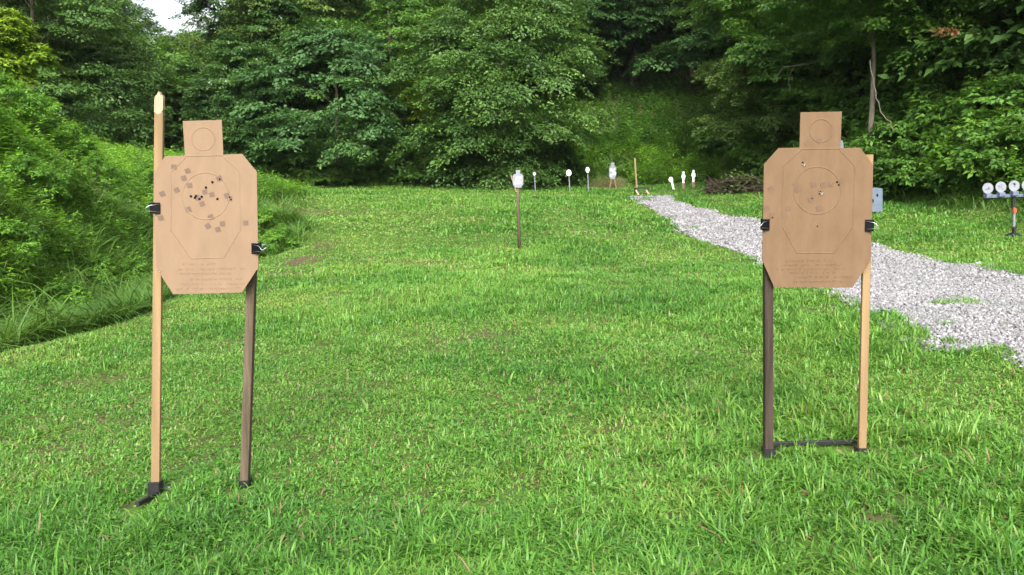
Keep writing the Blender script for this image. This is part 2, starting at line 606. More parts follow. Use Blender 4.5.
def weeds(x, y, h, nl, ls, rng, up=.5, tint=None, w=.42):
    """leafy weeds: stems with leaves in tiers, as leaf quads only"""
    n = len(x)
    z0 = ground(x, y)
    lean = rng.normal(0, .22, (n, 2))
    i = np.repeat(np.arange(n), nl)
    t = np.tile(np.linspace(.25, 1, nl), n) + rng.normal(0, .06, n * nl)
    az = np.tile(np.arange(nl) * 2.4, n) + np.repeat(rng.uniform(0, 6.28, n), nl) + rng.normal(0, .3, n * nl)
    C = np.stack([x[i] + lean[i, 0] * h[i] * t, y[i] + lean[i, 1] * h[i] * t, z0[i] + h[i] * t], 1)
    el = up * (t - .4) + rng.normal(0, .25, n * nl)
    D = np.stack([np.cos(az), np.sin(az), el], 1)
    N = np.array([0, 0, 1.0]) - D * .25 + rng.normal(0, .25, (n * nl, 3))
    L = ls * rng.uniform(.65, 1.3, n * nl) * (1.15 - .45 * np.clip(t, 0, 1))
    W = L * rng.uniform(w * .8, w * 1.25, n * nl)
    V = leaf_quads(C, D, N, L, W)
    tn = rng.normal(0, .15, n) if tint is None else tint
    r = np.clip(.35 + .3 * np.clip(t, 0, 1) + tn[i] + rng.normal(0, .12, n * nl), 0, 1)
    return V, [quads(n * nl)], np.repeat(r, 4)


def in_view(x, y, m=.08, pad=1.3):
    return np.abs(x) < y * (512 / FPX + m) + pad


# ================================================================== GROUND
def axis_grid(lo, hi, step, outer, ostep):
    a = np.arange(lo, hi + 1e-6, step)
    left = lo - np.cumsum(np.geomspace(step * 1.5, ostep, 40))
    left = left[left > -outer]
    right = hi + np.cumsum(np.geomspace(step * 1.5, ostep, 40))
    right = right[right < outer]
    return np.concatenate([left[::-1], a, right])


gx = axis_grid(-16, 14, .14, 112, 14)
gy = axis_grid(0, 40, .14, 125, 14)
XX, YY = np.meshgrid(gx, gy)
xs, ys = XX.ravel(), YY.ravel()
zs = ground(xs, ys)
inroad = sm(0, .25, xs - road_l(ys)) * sm(0, .25, road_r(ys) - xs) * (ys < ROAD_END) * (ys > 2)
zs = zs - .03 * inroad
nx_, ny_ = len(gx), len(gy)
ii = np.arange(nx_ * ny_).reshape(ny_, nx_)
F = np.stack([ii[:-1, :-1].ravel(), ii[:-1, 1:].ravel(), ii[1:, 1:].ravel(), ii[1:, :-1].ravel()], 1)
DIRT = []


def dirt_spot(px, py, rx, ry, amt=1.0):
    g = G(px, py)
    DIRT.append((g.x, g.y, rx, ry, amt))


dirt_spot(303, 262, .28, .6, 1.5)
dirt_spot(322, 246, .25, .6, 1.0)
dirt_spot(302, 213, .9, .8)
dirt_spot(285, 275, .5, .6, .7)
dirt_spot(613, 187, 1.1, 1.6, .8)
dirt_spot(385, 300, .35, .25, .6)
dirt_spot(480, 336, .28, .22, .6)
for q_ in ((60, 455, .22), (132, 418, .3), (215, 345, .25), (440, 352, .3), (755, 432, .2), (398, 302, .35), (620, 362, .25), (330, 392, .28), (545, 470, .14), (700, 505, .13), (300, 540, .12), (880, 520, .15), (95, 380, .25), (560, 300, .5), (420, 262, .7), (660, 420, .2), (960, 470, .2)):
    dirt_spot(q_[0], q_[1], q_[2] * 1.3, q_[2], .55)


def dirtiness(x, y):
    f = np.zeros_like(x)
    for a, b, rx, ry, k in DIRT:
        f = np.maximum(f, k * np.exp(-(((x - a) / rx) ** 2 + ((y - b) / ry) ** 2)) * (.55 + .9 * fbm(x, y, .5, 33)))
    return np.clip(f, 0, 1)


woods = .45 * np.maximum(sm(.2, 1.6, ys - 35.5 - 1.5 * fbm(xs, ys, 3, 2)), sm(.3, 1.5, xs - 9.6)) * (1 - .9 * ((xs > .5) & (xs < 12) & (ys < 43)))
dirt = np.clip(dirtiness(xs, ys) + woods + .9 * inroad + .3 * sm(.8, 1.8, edge_x(ys) - xs) * (ys < 24), 0, 1)
go = link_mesh('ground', np_mesh('ground', np.stack([xs, ys, zs], 1), [F], dirt, 'dirt', True), M['ground'])
tag(go, kind='structure')

# gravel road: bed and loose stones
ry_ = np.arange(3, ROAD_END, .12)
cols = 26
u = np.linspace(0, 1, cols)
rl, rr_ = road_l(ry_), road_r(ry_)
RX = rl[:, None] + (rr_ - rl)[:, None] * u[None]
RY = np.repeat(ry_[:, None], cols, 1)
RZ = ground(RX, RY) - .004 + .012 * np.sin(PI * u)[None]
i2 = np.arange(RX.size).reshape(RX.shape)
F2 = np.stack([i2[:-1, :-1].ravel(), i2[:-1, 1:].ravel(), i2[1:, 1:].ravel(), i2[1:, :-1].ravel()], 1)
ro = link_mesh('gravel_road', np_mesh('gravel_road', np.stack([RX.ravel(), RY.ravel(), RZ.ravel()], 1), [F2], smooth=True), M['roadbed'])
tag(ro, kind='structure')


def stones():
    rng = np.random.default_rng(5)
    out = []
    for y0, y1, dens, s0 in ((4.0, 8, 7000, .0115), (8, 14, 3600, .0155), (14, ROAD_END + .1, 1100, .024)):
        n = int((y1 - y0) * 3.6 * dens)
        y = rng.uniform(y0, y1, n)
        x = rng.uniform(2.3, 6.6, n)
        e = np.minimum(x - road_l(y), road_r(y) - x)
        k = (e > -.06 + .12 * (rng.uniform(0, 1, n) ** 3 - .6)) & in_view(x, y) & (fbm(x, y, .8, 61) + np.clip(e, 0, .3) > .30)
        x, y = x[k], y[k]
        n = len(x)
        s = s0 * np.minimum(rng.lognormal(0, .35, n), 2.0)
        # bent octahedra: a six-cornered crushed stone
        base = np.array([[1, 0, 0], [0, 1, 0], [-1, 0, 0], [0, -1, 0], [.15, .1, .8], [0, 0, -.6]])
        V = base[None] * rng.uniform(.55, 1.25, (n, 6, 1))
        V = V + rng.normal(0, .18, (n, 6, 3))
        a = rng.uniform(0, 2 * PI, n)
        c, sn = np.cos(a)[:, None], np.sin(a)[:, None]
        ex = rng.uniform(.7, 1.5, n)[:, None]
        vx, vy = V[:, :, 0] * ex, V[:, :, 1]
        tl = rng.normal(0, .35, (n, 1))
        X = vx * c - vy * sn
        Yv = vx * sn + vy * c
        Z = V[:, :, 2] + tl * X
        p = np.stack([X * s[:, None] + x[:, None], Yv * s[:, None] + y[:, None], Z * s[:, None] + (ground(x, y) + .006 + s * .25)[:, None]], 2)
        tri = np.array([[0, 1, 4], [1, 2, 4], [2, 3, 4], [3, 0, 4], [1, 0, 5], [2, 1, 5], [3, 2, 5], [0, 3, 5]])
        F = (np.arange(n)[:, None, None] * 6 + tri[None]).reshape(-1, 3)
        out.append((p.reshape(-1, 3), [F], np.repeat(np.clip(rng.beta(2.4, 1.5, n), 0, 1), 6)))
    V, F, r = merge(out)
    o = link_mesh('gravel', np_mesh('gravel', V, F, r), M['stone'])
    tag(o, 'loose pale crushed limestone covering the road', 'gravel', kind='stuff')


stones()

# ================================================================== GRASS
STAND_FEET = []          # filled below with spots where steel pokes through the turf


def lawn():
    rng = np.random.default_rng(3)
    parts = []
    for y0, y1, dens, Lm, Wm, seg in ((1.7, 3.6, 15000, .047, .0060, True), (3.6, 6, 9500, .048, .0066, True), (6, 10, 5000, .050, .0080, False), (10, 17, 1700, .058, .014, False), (17, 38.5, 560, .066, .026, False)):
        xm = y1 * .75 + 1.4
        x0, x1 = max(-xm, -11), min(xm, 13)
        n = int((x1 - x0) * (y1 - y0) * dens)
        x = rng.uniform(x0, x1, n)
        y = rng.uniform(y0, y1, n)
        k = in_view(x, y, .05, .9)
        x, y = x[k], y[k]
        e = np.minimum(x - road_l(y), road_r(y) - x)
        e = np.where(y > ROAD_END, -1, e)
        patch = (fbm(x, y, .9, 61) < .31) & (noise(x, y, .33, 9) > .35) & (e < 1.6)
        k = (e < .24 * (fbm(x, y, .30, 70) - .42)) | patch
        d = edge_x(y) - x
        k &= d < .25 + .5 * (fbm(x, y, .5, 40) - .5)
        k &= x < 9.9 + .8 * fbm(x, y, 1.2, 41) + 20 * (y > 27)
        k &= y < 35.5 + 1.6 * fbm(x, y, 2.5, 42)
        k &= rng.uniform(0, 1, len(x)) > dirtiness(x, y) * .85
        thin = .42 * fbm(x, y, .55, 12) + .58 * noise(x, y, .12, 13)
        k &= rng.uniform(0, 1, len(x)) < -.10 + 2.2 * thin
        for fx, fy, fr in STAND_FEET:
            k &= ((x - fx) ** 2 + (y - fy) ** 2 > fr * fr) | (rng.uniform(0, 1, len(x)) < .12)
        x, y = x[k], y[k]
        n = len(x)
        clump = fbm(x, y, .40, 17)
        tall = .30 + .75 * clump + .95 * noise(x, y, .12, 13)
        worn = sm(.36, .62, fbm(x, y, 1.3, 88) - .07 * sm(.5, -2, x) + .05 * sm(3.6, 2.4, y))
        L = Lm * (.50 + .72 * worn) * tall * rng.lognormal(0, .28, n)
        W = Wm * rng.lognormal(0, .30, n)
        az = rng.uniform(0, 2 * PI, n) + 1.5 * noise(x, y, .22, 19)
        bend = np.clip(rng.normal(.80, .34, n), .05, 1.35)
        ytint = (sm(.33, .62, fbm(x, y, 1.5, 77)) - .45) * .30 + .16 * (sm(.62, .36, fbm(x, y, 1.3, 88)) - .4) + .09 * sm(1.5, -2.5, x) * sm(2.2, 4, y) + .20 * sm(1.2, .1, edge_x(y) - x + 1.6) * sm(8, 13, y) * 0
        rnd = np.clip(.37 + .30 * (clump - .5) + ytint + rng.normal(0, .22, n), 0, .94)
        rnd = np.where(rng.uniform(0, 1, n) < .015 + .06 * (1 - worn) + .06 * dirtiness(x, y), .985, rnd)
        parts.append(blades(x, y, ground(x, y) - .004, L, W, bend, az, rnd, seg))
        # broad low leaves of clover and plantain between the blades
        if y1 <= 10:
            m = int(n * (.09 if y1 < 7 else .04))
            q = rng.integers(0, n, m)
            zz = ground(x[q], y[q])
            C = np.stack([x[q], y[q], zz + rng.uniform(.012, .045, m)], 1)
            a = rng.uniform(0, 2 * PI, m)
            D = np.stack([np.cos(a), np.sin(a), rng.normal(.15, .25, m)], 1)
            N = np.array([0, 0, 1.0]) + rng.normal(0, .3, (m, 3))
            LL = rng.uniform(.010, .027, m)
            parts.append((leaf_quads(C, D, N, LL, LL * .62), [quads(m)], np.repeat(np.clip(rng.normal(.28, .18, m), 0, .8), 4)))
    # a few dry curled leaves and clippings lying on the turf
    m = 900
    y = rng.uniform(2, 9, m)
    x = rng.uniform(-1, 1, m) * (y * .68 + .5)
    q = (np.minimum(x - road_l(y), road_r(y) - x) < -.1) & (edge_x(y) < x)
    x, y = x[q], y[q]
    m = len(x)
    C = np.stack([x, y, ground(x, y) + rng.uniform(.006, .03, m)], 1)
    D = rng.normal(0, 1, (m, 3)) * np.array([1, 1, .25])
    LL = rng.uniform(.012, .04, m)
    parts.append((leaf_quads(C, D, np.array([0, 0, 1.0]) + rng.normal(0, .4, (m, 3)), LL, LL * rng.uniform(.2, .6, m)), [quads(m)], np.full(m * 4, .99)))
    V, F, r = merge(parts)
    o = link_mesh('lawn_grass', np_mesh('lawn_grass', V, F, r), M['grass'])
    tag(o, 'bright green mown meadow grass with a few straw blades', 'grass', kind='stuff')


def long_grass():
    rng = np.random.default_rng(8)
    parts = []

    def go(n, x0, x1, y0, y1, L, W, test, bias=0.0, dirx=0.0):
        x, y = rng.uniform(x0, x1, n), rng.uniform(y0, y1, n)
        k = test(x, y) & in_view(x, y)
        x, y = x[k], y[k]
        m = len(x)
        cl = fbm(x, y, .8, 91)
        LL = L * (.5 + cl) * rng.lognormal(0, .25, m)
        az = 7 * noise(x, y, .5, 14) + rng.normal(0, .9, m)
        parts.append(blades(x, y, ground(x, y) - .02, LL, W * rng.lognormal(0, .25, m), np.clip(rng.normal(.85, .2, m), .2, 1.3), az,
                            np.clip(.42 + bias + .5 * (cl - .5) + rng.normal(0, .18, m), 0, 1)))
    # gully and foot of the bank
    go(95000, -9, -3.9, 4.5, 14, .52, .012, lambda x, y: (edge_x(y) - x > .12 + .5 * (fbm(x, y, .6, 3) - .4)) & (edge_x(y) - x < 2.6 + 1.4 * fbm(x, y, 1.2, 6)))
    # the weedy mound and its skirts
    go(34000, -8.5, -3.2, 13, 21, .5, .014, lambda x, y: ((x + 5.75) / 1.4) ** 2 + ((y - 16.2) / 3.0) ** 2 < .7 + .6 * fbm(x, y, .8, 3))
    # bank, thin among the weeds
    go(12000, -15, -6, 6, 25, .5, .014, lambda x, y: (x < -5.8) & (fbm(x, y, 1.5, 51) > .45))
    # berm beyond the meadow
    go(42000, -1, 12, 34.2, 40.5, .42, .035, lambda x, y: (y > 34.6 + 1.2 * fbm(x, y, 2, 42)) & (fbm(x, y, 1.5, 52) > .34) & (dirtiness(x, y) < .35), .10)
    go(16000, -13, 3, 34.6, 37.5, .35, .03, lambda x, y: (y > 35.2 + fbm(x, y, 2, 42)), -.1)
    # foot of the wooded slope on the right
    go(26000, 8.8, 13.5, 8, 34, .38, .018, lambda x, y: (x > 9.3 + 1.0 * fbm(x, y, 1.2, 41)) & (x < 11.6))
    V, F, r = merge(parts)
    o = link_mesh('tall_grass', np_mesh('tall_grass', V, F, r), M['long_grass'])
    tag(o, 'unmown arching grass in the ditch, on the banks and round the berm', 'tall grass', kind='stuff')


def undergrowth():
    rng = np.random.default_rng(9)
    A, Bp = [], []

    def go(dst, n, x0, x1, y0, y1, h, nl, ls, test, **k):
        x, y = rng.uniform(x0, x1, n), rng.uniform(y0, y1, n)
        t = test(x, y) & in_view(x, y)
        x, y = x[t], y[t]
        cl = .55 * noise(x, y, .75, 24) + .45 * fbm(x, y, 1.3, 23)
        t = rng.uniform(0, 1, len(x)) < (.12 + 2.6 * (cl - .28) if dst is A else .5 + cl)
        x, y, cl = x[t], y[t], cl[t]
        hh = h * (.10 + 1.9 * cl ** 1.3) * rng.lognormal(0, .2, len(x))
        dst.append(weeds(x, y, hh, nl, ls, rng, tint=np.clip(.9 * (noise(x, y, .55, 29) - .5), -.35, .4) + rng.normal(0, .08, len(x)), **k))
    on_bank = lambda x, y: (x < -5.75 + .9 * (fbm(x, y, 1.0, 13) - .5)) & (y < 27)
    go(A, 11000, -14, -5.3, 5.5, 15, .38, 15, .105, on_bank, w=.36)
    go(A, 10000, -17, -6.5, 15, 27, .34, 13, .105, on_bank)
    go(A, 1500, -10.5, -5.3, 6, 14, .44, 22, .14, on_bank, w=.30)
    go(Bp, 1200, -9, -5, 5, 14, .4, 12, .075, lambda x, y: (x < -5.0) & (x > -7.5) & (fbm(x, y, 1, 3) > .45))
    # wooded slope on the right
    rs = lambda x, y: (x > 9.7 + 1.2 * fbm(x, y, 1.3, 15)) & (x < 15)
    go(A, 9000, 9.4, 15, 9, 34, .85, 13, .115, lambda x, y: rs(x, y) & (fbm(x, y, 1.6, 81) > .42))
    go(Bp, 3500, 9.4, 15, 9, 34, .80, 13, .115, lambda x, y: rs(x, y) & (fbm(x, y, 1.6, 81) < .52))
    # berm and forest floor
    go(A, 9000, -2, 13, 35, 40.8, .45, 11, .15, lambda x, y: (fbm(x, y, 1.7, 82) > .42) & (dirtiness(x, y) < .4) & (x > .5))
    go(Bp, 30000, -34, 20, 35.3, 58, .75, 12, .20, lambda x, y: (y > 35.6 + 1.2 * fbm(x, y, 2, 42)) & ((x < 1.0) | (y > 38.4)) & (dirtiness(x, y) < .4))
    go(Bp, 3500, -34, -7, 24, 40, .8, 12, .18, lambda x, y: (x < -9.5 - .18 * (y - 24) - 1.5 * fbm(x, y, 2, 4)))
    for parts, nm, m, lab in ((A, 'undergrowth', 'leaf_weed', 'bright leafy weeds covering the banks and the berm'), (Bp, 'undergrowth', 'leaf_weed_deep', 'deep green weeds along the shaded foot of the woods')):
        V, F, r = merge(parts)
        o = link_mesh(nm, np_mesh(nm, V, F, r), M[m])
        tag(o, lab, 'undergrowth', kind='stuff')


# ================================================================== TARGET STANDS
def poly_px(pts, Yf):
    return [P(x, y, Yf(x, y)) for x, y in pts]


def groove(mb, pts, Yf, w=.0068, h=.0018, closed=False):
    """embossed crease: a low two-sided ridge on the card, following pixel points"""
    q = [P(x, y, Yf(x, y)) for x, y in pts]
    n = len(q)
    vs, fs = [], []
    for i, p in enumerate(q):
        a = q[(i - 1) % n] if closed or i else q[i]
        b = q[(i + 1) % n] if closed or i < n - 1 else q[i]
        d = (b - a).normalized()
        s = d.cross(Vector((0, 1, 0))).normalized()
        vs += [p + s * w * .5 + Vector((0, -.0003, 0)), p + Vector((0, -h, 0)), p - s * w * .5 + Vector((0, -.0003, 0))]
    m = n if closed else n - 1
    for i in range(m):
        j = (i + 1) % n
        for k in (0, 1):
            fs.append((i * 3 + k, i * 3 + k + 1, j * 3 + k + 1, j * 3 + k))
    mb.add(vs, fs)


def circ(cx, cy, r, n=48, ry=None):
    return [(cx + r * math.cos(2 * PI * k / n), cy + (ry or r) * math.sin(2 * PI * k / n)) for k in range(n)]


def card_target(label, outline, Yf, mt, pm, pasters, holes, torn, grooves, circles, rows, seed):
    rng = np.random.default_rng(seed)
    q = poly_px(outline, Yf)
    org = Vector((sum(p.x for p in q) / len(q), q[0].y, min(p.z for p in q)))
    root = thing('cardboard_target', org, label, 'target')
    MB().prism(q, (0, .0045, 0)).build('board', mt, root)
    mb = MB()
    for g in grooves:
        groove(mb, g, Yf)
    for c in circles:
        groove(mb, circ(*c), Yf, closed=True)
    mb.build('crease', mt, root)
    mb = MB()                                   # worn embossed lettering, too faint to read: short low strokes
    for x0, x1, y in rows:
        x = x0
        while x < x1:
            w = rng.uniform(.9, 1.7)
            yy = y + (x - x0) * -.012 + rng.normal(0, .12)
            if rng.uniform() < .82:
                k = rng.integers(0, 3)
                pts = ([(x, yy + 1), (x + .1, yy - 1), (x + w, yy - .9)], [(x, yy - .9), (x + w, yy), (x + .2, yy + .9)], [(x, yy), (x + w * .5, yy - 1), (x + w, yy + .9)])[k]
                groove(mb, pts, Yf, .0036, .0013)
            x += w + (.45 if rng.uniform() < .8 else 1.6)
    mb.build('embossed_lettering', mt, root)
    for x, y in pasters:
        c = P(x, y, Yf(x, y))
        a = rng.normal(.25, .25)
        s = .0113 * rng.uniform(.92, 1.08)
        out = [c + Vector((s * math.sqrt(2) * math.cos(a + PI / 4 + k * PI / 2), -.0012, s * math.sqrt(2) * math.sin(a + PI / 4 + k * PI / 2))) for k in range(4)]
        MB().prism(out, (0, .0008, 0)).build('paster', pm, root)
    for x, y, r in holes:
        c = P(x, y, Yf(x, y))
        n = 9
        out = [c + Vector((r * rng.uniform(.8, 1.15) * math.cos(2 * PI * k / n), -.0022, r * rng.uniform(.8, 1.15) * math.sin(2 * PI * k / n))) for k in range(n)]
        MB().prism(out, (0, .0009, 0)).build('bullet_hole', M['hole'], root)
    for x, y, r in torn:
        c = P(x, y, Yf(x, y)) + Vector((0, -.0016, 0))
        mb = MB()
        for k in range(5):
            a = rng.uniform(0, 2 * PI)
            d = Vector((math.cos(a), 0, math.sin(a)))
            s = Vector((-d.z, 0, d.x))
            b = c + d * r * .5
            mb.prism([b - s * r * .5, b + d * r * .9 + Vector((0, -.005, 0)), b + s * r * .5], (0, .0006, 0))
        mb.build('torn_flap', M['torn'], root)
    return root


def clip(px0, px1, py0, py1, Y, label, side, up=0.0, grp=None):
    """binder clip gripping the card edge: black folded body and two wire handles sticking out sideways"""
    c = P((px0 + px1) / 2, (py0 + py1) / 2, Y)
    a, b = P(px0, py1, Y), P(px1, py0, Y)
    w, h = b.x - a.x, b.z - a.z
    root = thing('binder_clip', (c.x, c.y, c.z - h / 2), label, 'binder clip', grp)
    e = side                                   # +1: opens to the left, spine on the right
    sp = c.x + e * w / 2
    ji = c.x - e * w / 2
    t = .0016
    mb = MB()
    prof = [(ji, -.006), (sp, -.017), (sp + e * .0015, -.0165), (sp + e * .0015, .0165), (sp, .017), (ji, .008), (ji, .006), (sp - e * t, .0145), (sp - e * t, -.0145), (ji, -.0042)]
    if e < 0:
        prof = prof[::-1]
    vs = [(x, c.y + y, c.z - h / 2) for x, y in prof] + [(x, c.y + y, c.z + h / 2) for x, y in prof]
    n = len(prof)
    fs = [(i, (i + 1) % n, n + (i + 1) % n, n + i) for i in range(n)]
    half = [(0, 1, 8, 9), (1, 2, 3, 4), (1, 4, 7, 8), (4, 5, 6, 7)]
    if e < 0:
        half = [(9 - i, 9 - j, 9 - k, 9 - l) for i, j, k, l in half]
    fs += [tuple(reversed(f)) for f in half] + [tuple(i + n for i in f) for f in half]
    mb.add(vs, fs)
    mb.tube([(ji, c.y - .0062, c.z - h / 2), (ji, c.y - .0062, c.z + h / 2)], .0022, 8)
    mb.build('clip_body', M['clip_black'], root)
    for s, k, tip in ((-1, -.006, .012), (1, .008, -.012)):
        m2 = MB()
        y0 = c.y + k + s * .002
        L = .045
        x1 = ji + e * L if s < 0 else sp + e * .028
        x1 = sp + e * (.021 if s > 0 else .016)
        zt = c.z + up + s * .006
        pts = [(ji, y0, c.z + h * .36), (sp, c.y + s * .020, c.z + h * .26), (x1 - e * .004, c.y + s * .028, zt + .007), (x1, c.y + s * .029, zt + .003), (x1, c.y + s * .029, zt - .003), (x1 - e * .004, c.y + s * .028, zt - .007), (sp, c.y + s * .020, c.z - h * .26), (ji, y0, c.z - h * .36)]
        m2.tube(pts, .0014, 7)
        m2.build('wire_handle', M['wire'], root, smooth=True)
    return root


def upright(px0, py0, px1, py1, Yt, Yb, wpx, t, m, parent, label=None, split_top=False):
    a, b = P(px1, py1, Yb), P(px0, py0, Yt)
    w = wpx / FPX * (Yt + Yb) / 2
    mb = MB()
    if split_top:
        d = (b - a).normalized()
        e = b - d * .085
        mb.bar(a, e, w, t * .97, bev=.0015)
    else:
        mb.bar(a, b, w, t, bev=.0015)
    o = mb.build('upright', m, parent)
    if label:
        o['label'] = label
    if split_top:                              # broken, splintered upper end
        mb = MB()
        ax = Vector((1, 0, 0))
        mb.prism([e + ax * (x * w) + d * z + Vector((0, -t * .5, 0)) for x, z in ((-.5, 0), (-.1, -.012), (.3, -.006), (.5, .008), (.5, .060), (.42, .072), (.24, .070), (.12, .083), (-.05, .086), (-.2, .074), (-.42, .066), (-.5, .052))], (0, t, 0))
        mb.build('splintered_end', M['pale_wood'], o)
    return a


# --- left stand
YL = 3.43
yl = lambda x, y: YL + (y - 200) / 232 * -.075 + (x - 205) / 232 * .05
root = thing('target_stand', (-1.36, YL + .03, gz(-1.36, YL)), 'target stand at left with one tall pale broken upright and one grey upright', 'target stand')
a1 = upright(159.6, 92, 155.7, 492, 3.475, 3.46, 8.6, .019, M['new_wood'], root, 'tall pale upright with splintered top', split_top=True)
a2 = upright(252.9, 243, 244.7, 490, 3.49, 3.47, 8.4, .036, M['grey_wood'], root, 'weathered grey upright')
mb = MB()
for a in (a1, a2):
    mb.bar(a + Vector((0, 0, -.06)), a + Vector((0, 0, .050)), .052, .046, bev=.003)
mb.bar(P(173, 484.5, 3.60), P(137, 504.5, 3.28), .018, .020, up=(0, 0, 1))
f2 = a2 + Vector((0, 0, -.005))
mb.bar(f2 + Vector((.05, .20, .0)), f2 + Vector((-.03, -.20, .0)), .020, .022, up=(0, 0, 1))
mb.bar(a1 + Vector((.02, .03, .004)), a2 + Vector((-.02, .03, -.012)), .020, .020, up=(0, 0, 1))
mb.build('base_frame', M['black_metal'], root)
STAND_FEET += [(a1.x, a1.y, .07), (a1.x + .03, a1.y + .04, .07), (a1.x + .06, a1.y + .1, .07), (a1.x - .03, a1.y - .10, .06), (a1.x - .05, a1.y - .14, .06), (a1.x, a1.y - .18, .05), (a2.x, a2.y - .05, .09), (a1.x, a1.y - .06, .08)]

Z1 = lambda pts: [(110 + x / 2.614, 80 + y / 2.614) for x, y in pts]
OL = [(182.7, 121), (184.9, 155.6), (164.7, 156.3), (154, 173.7), (155.9, 267.4), (173.1, 294.2), (242, 292.4), (258.4, 267.2), (256.7, 171.8), (242, 153.8), (223.2, 154.6), (221.7, 119.8)]
gl = [Z1(p) for p in ([(197, 203), (160, 240), (160, 392), (213, 467), (298, 464), (342, 390), (338, 238), (298, 202)], [(197, 199), (296, 197)], [(160, 240), (143, 206)], [(338, 238), (350, 200)])][:2]
card_target('bright cardboard torso target at left with many scattered square pasters', OL, yl, M['card'], M['paster'],
            Z1([(167, 228), (203, 238), (193, 257), (208, 276), (175, 288), (137, 298), (133, 361), (286, 258), (248, 293), (266, 300), (241, 324), (306, 303), (313, 310), (205, 339), (264, 359), (256, 382), (294, 376), (282, 391), (355, 374), (229, 308)]),
            [(*p, .0055) for p in Z1([(268, 267), (251, 281), (212, 304), (225, 303), (222, 308), (234, 311), (240, 305), (281, 311)])] + [(*p, .004) for p in Z1([(287, 259), (313, 307), (317, 312)])],
            [(*p, .0065) for p in Z1([(130, 497)])],
            gl, [(*Z1([(250, 303)])[0], 61 / 2.614), (*Z1([(244, 154)])[0], 30 / 2.614)],
            [(182, 216, 264.5), (176, 247, 269.5), (180, 232, 274), (184, 243, 279.5), (178, 244, 284.5), (176, 241, 289)], 2)
clip(152, 160, 202.5, 213.5, yl(156, 208), 'black binder clip on the left edge of the left target', -1, .002, 'binder clips on the targets')
clip(252.5, 260, 243, 253.5, yl(256, 248), 'black binder clip on the right edge of the left target', 1, .0, 'binder clips on the targets')

# --- right stand
YR = 3.36
yr = lambda x, y: YR + (y - 200) / 232 * -.012 + (x - 818) / 232 * -.02
root = thing('target_stand', (1.28, YR + .03, gz(1.28, YR)), 'target stand at right with one dark weathered upright and one pale tan upright', 'target stand')
b1 = upright(767.7, 208, 768.2, 455, 3.405, 3.395, 8.2, .036, M['dark_wood'], root, 'dark weathered upright')
b2 = upright(868.7, 154.5, 861.7, 455, 3.40, 3.39, 7.8, .019, M['new_wood'], root, 'pale tan upright')
mb = MB()
for a in (b1, b2):
    mb.bar(a + Vector((0, 0, -.06)), a + Vector((0, 0, .034)), .050, .048, bev=.003)
    mb.bar(a + Vector((.0, .22, -.03)), a + Vector((.005, -.20, -.03)), .020, .022, up=(0, 0, 1))
mb.bar(b1 + Vector((.02, .07, .022)), b2 + Vector((-.0, .07, .034)), .016, .018, up=(0, 0, 1))
mb.build('base_frame', M['black_metal'], root)
STAND_FEET += [(b1.x + .16 + .02 * q, b1.y + .03, .075) for q in range(3, 12)]
STAND_FEET += [(b1.x, b1.y - .03, .07), (b2.x, b2.y - .03, .08), (b2.x - .1, b2.y + .0, .06), (b2.x - .2, b2.y + .0, .06), (b2.x - .03, b2.y - .05, .04)]
Z3 = lambda pts: [(730 + x / 2.878, 100 + y / 2.878) for x, y in pts]
OR = [(800.5, 112.2), (799.6, 147.6), (778.6, 148), (764, 164.3), (762.3, 260.5), (774.1, 287), (852.3, 287.7), (870.7, 260.5), (873.2, 165.3), (860.3, 147.6), (840.5, 148), (841.9, 111.5)]
gr = [Z3(p) for p in ([(205, 143), (152, 190), (151, 365), (192, 440), (298, 440), (353, 365), (360, 190), (315, 143)], [(201, 141), (318, 140)])]
card_target('tan cardboard torso target at right with a large torn hole under its neck', OR, yr, M['card_dim'], M['paster_right'],
            Z3([(222, 124), (258, 118), (118, 256), (190, 245), (194, 258), (240, 243), (268, 245), (290, 242), (321, 234), (262, 266), (233, 286), (167, 312), (256, 312), (121, 333), (106, 312)]),
            [(*p, .0042) for p in Z3([(209, 180), (308, 236), (313, 244)])] + [(*p, .003) for p in Z3([(251, 363), (260, 263), (257, 270), (236, 283), (122, 338)])],
            [(*p, .0065) for p in Z3([(212, 184), (263, 267)])],
            gr, [(*Z3([(251, 260)])[0], 68 / 2.878), (*Z3([(262, 88)])[0], 33 / 2.878)],
            [(786, 830, 261), (782, 842, 265.5), (777, 848, 269.5), (790, 838, 273), (796, 852, 277.5), (790, 846, 282)], 6)
clip(762, 768.8, 219, 230, yr(764, 225), 'black binder clip on the left edge of the right target', -1, .0, 'binder clips on the targets')
clip(865, 872, 219.5, 231, yr(868, 225), 'black binder clip on the right edge of the right target', 1, .001, 'binder clips on the targets')


# ================================================================== FAR RANGE TARGETS
def silhouette(cx, top, bot, w, Y, hw=.38, lean=0.0):
    """torso outline with a head, pixel based size at distance Y"""
    s = FPX / Y
    c = P(cx, bot, Y)
    H = (bot - top) / s
    W = w / s
    hh, hb = H * .22, H * .78
    o = [(-hw * W * .45, H), (-hw * W * .5, hb), (-.36 * W, hb), (-.5 * W, hb * .86), (-.5 * W, hb * .28), (-.3 * W, 0), (.3 * W, 0), (.5 * W, hb * .28), (.5 * W, hb * .86), (.36 * W, hb), (hw * W * .5, hb), (hw * W * .45, H)]
    return [c + Vector((x + lean * z, 0, z)) for x, z in o], c, s


def spots(root, c, pts, m, Y):
    """irregular lead splashes on a painted steel face"""
    rng = np.random.default_rng(int(abs(c.x) * 100) + 3)
    mb = MB()
    for x, z, r in pts:
        n = 10
        mb.prism([Vector((c.x + x + r * rng.uniform(.6, 1.2) * math.cos(2 * PI * k / n), Y - .002, c.z + z + r * rng.uniform(.6, 1.2) * math.sin(2 * PI * k / n))) for k in range(n)], (0, .0015, 0))
    return mb.build('lead_splash', m, root)


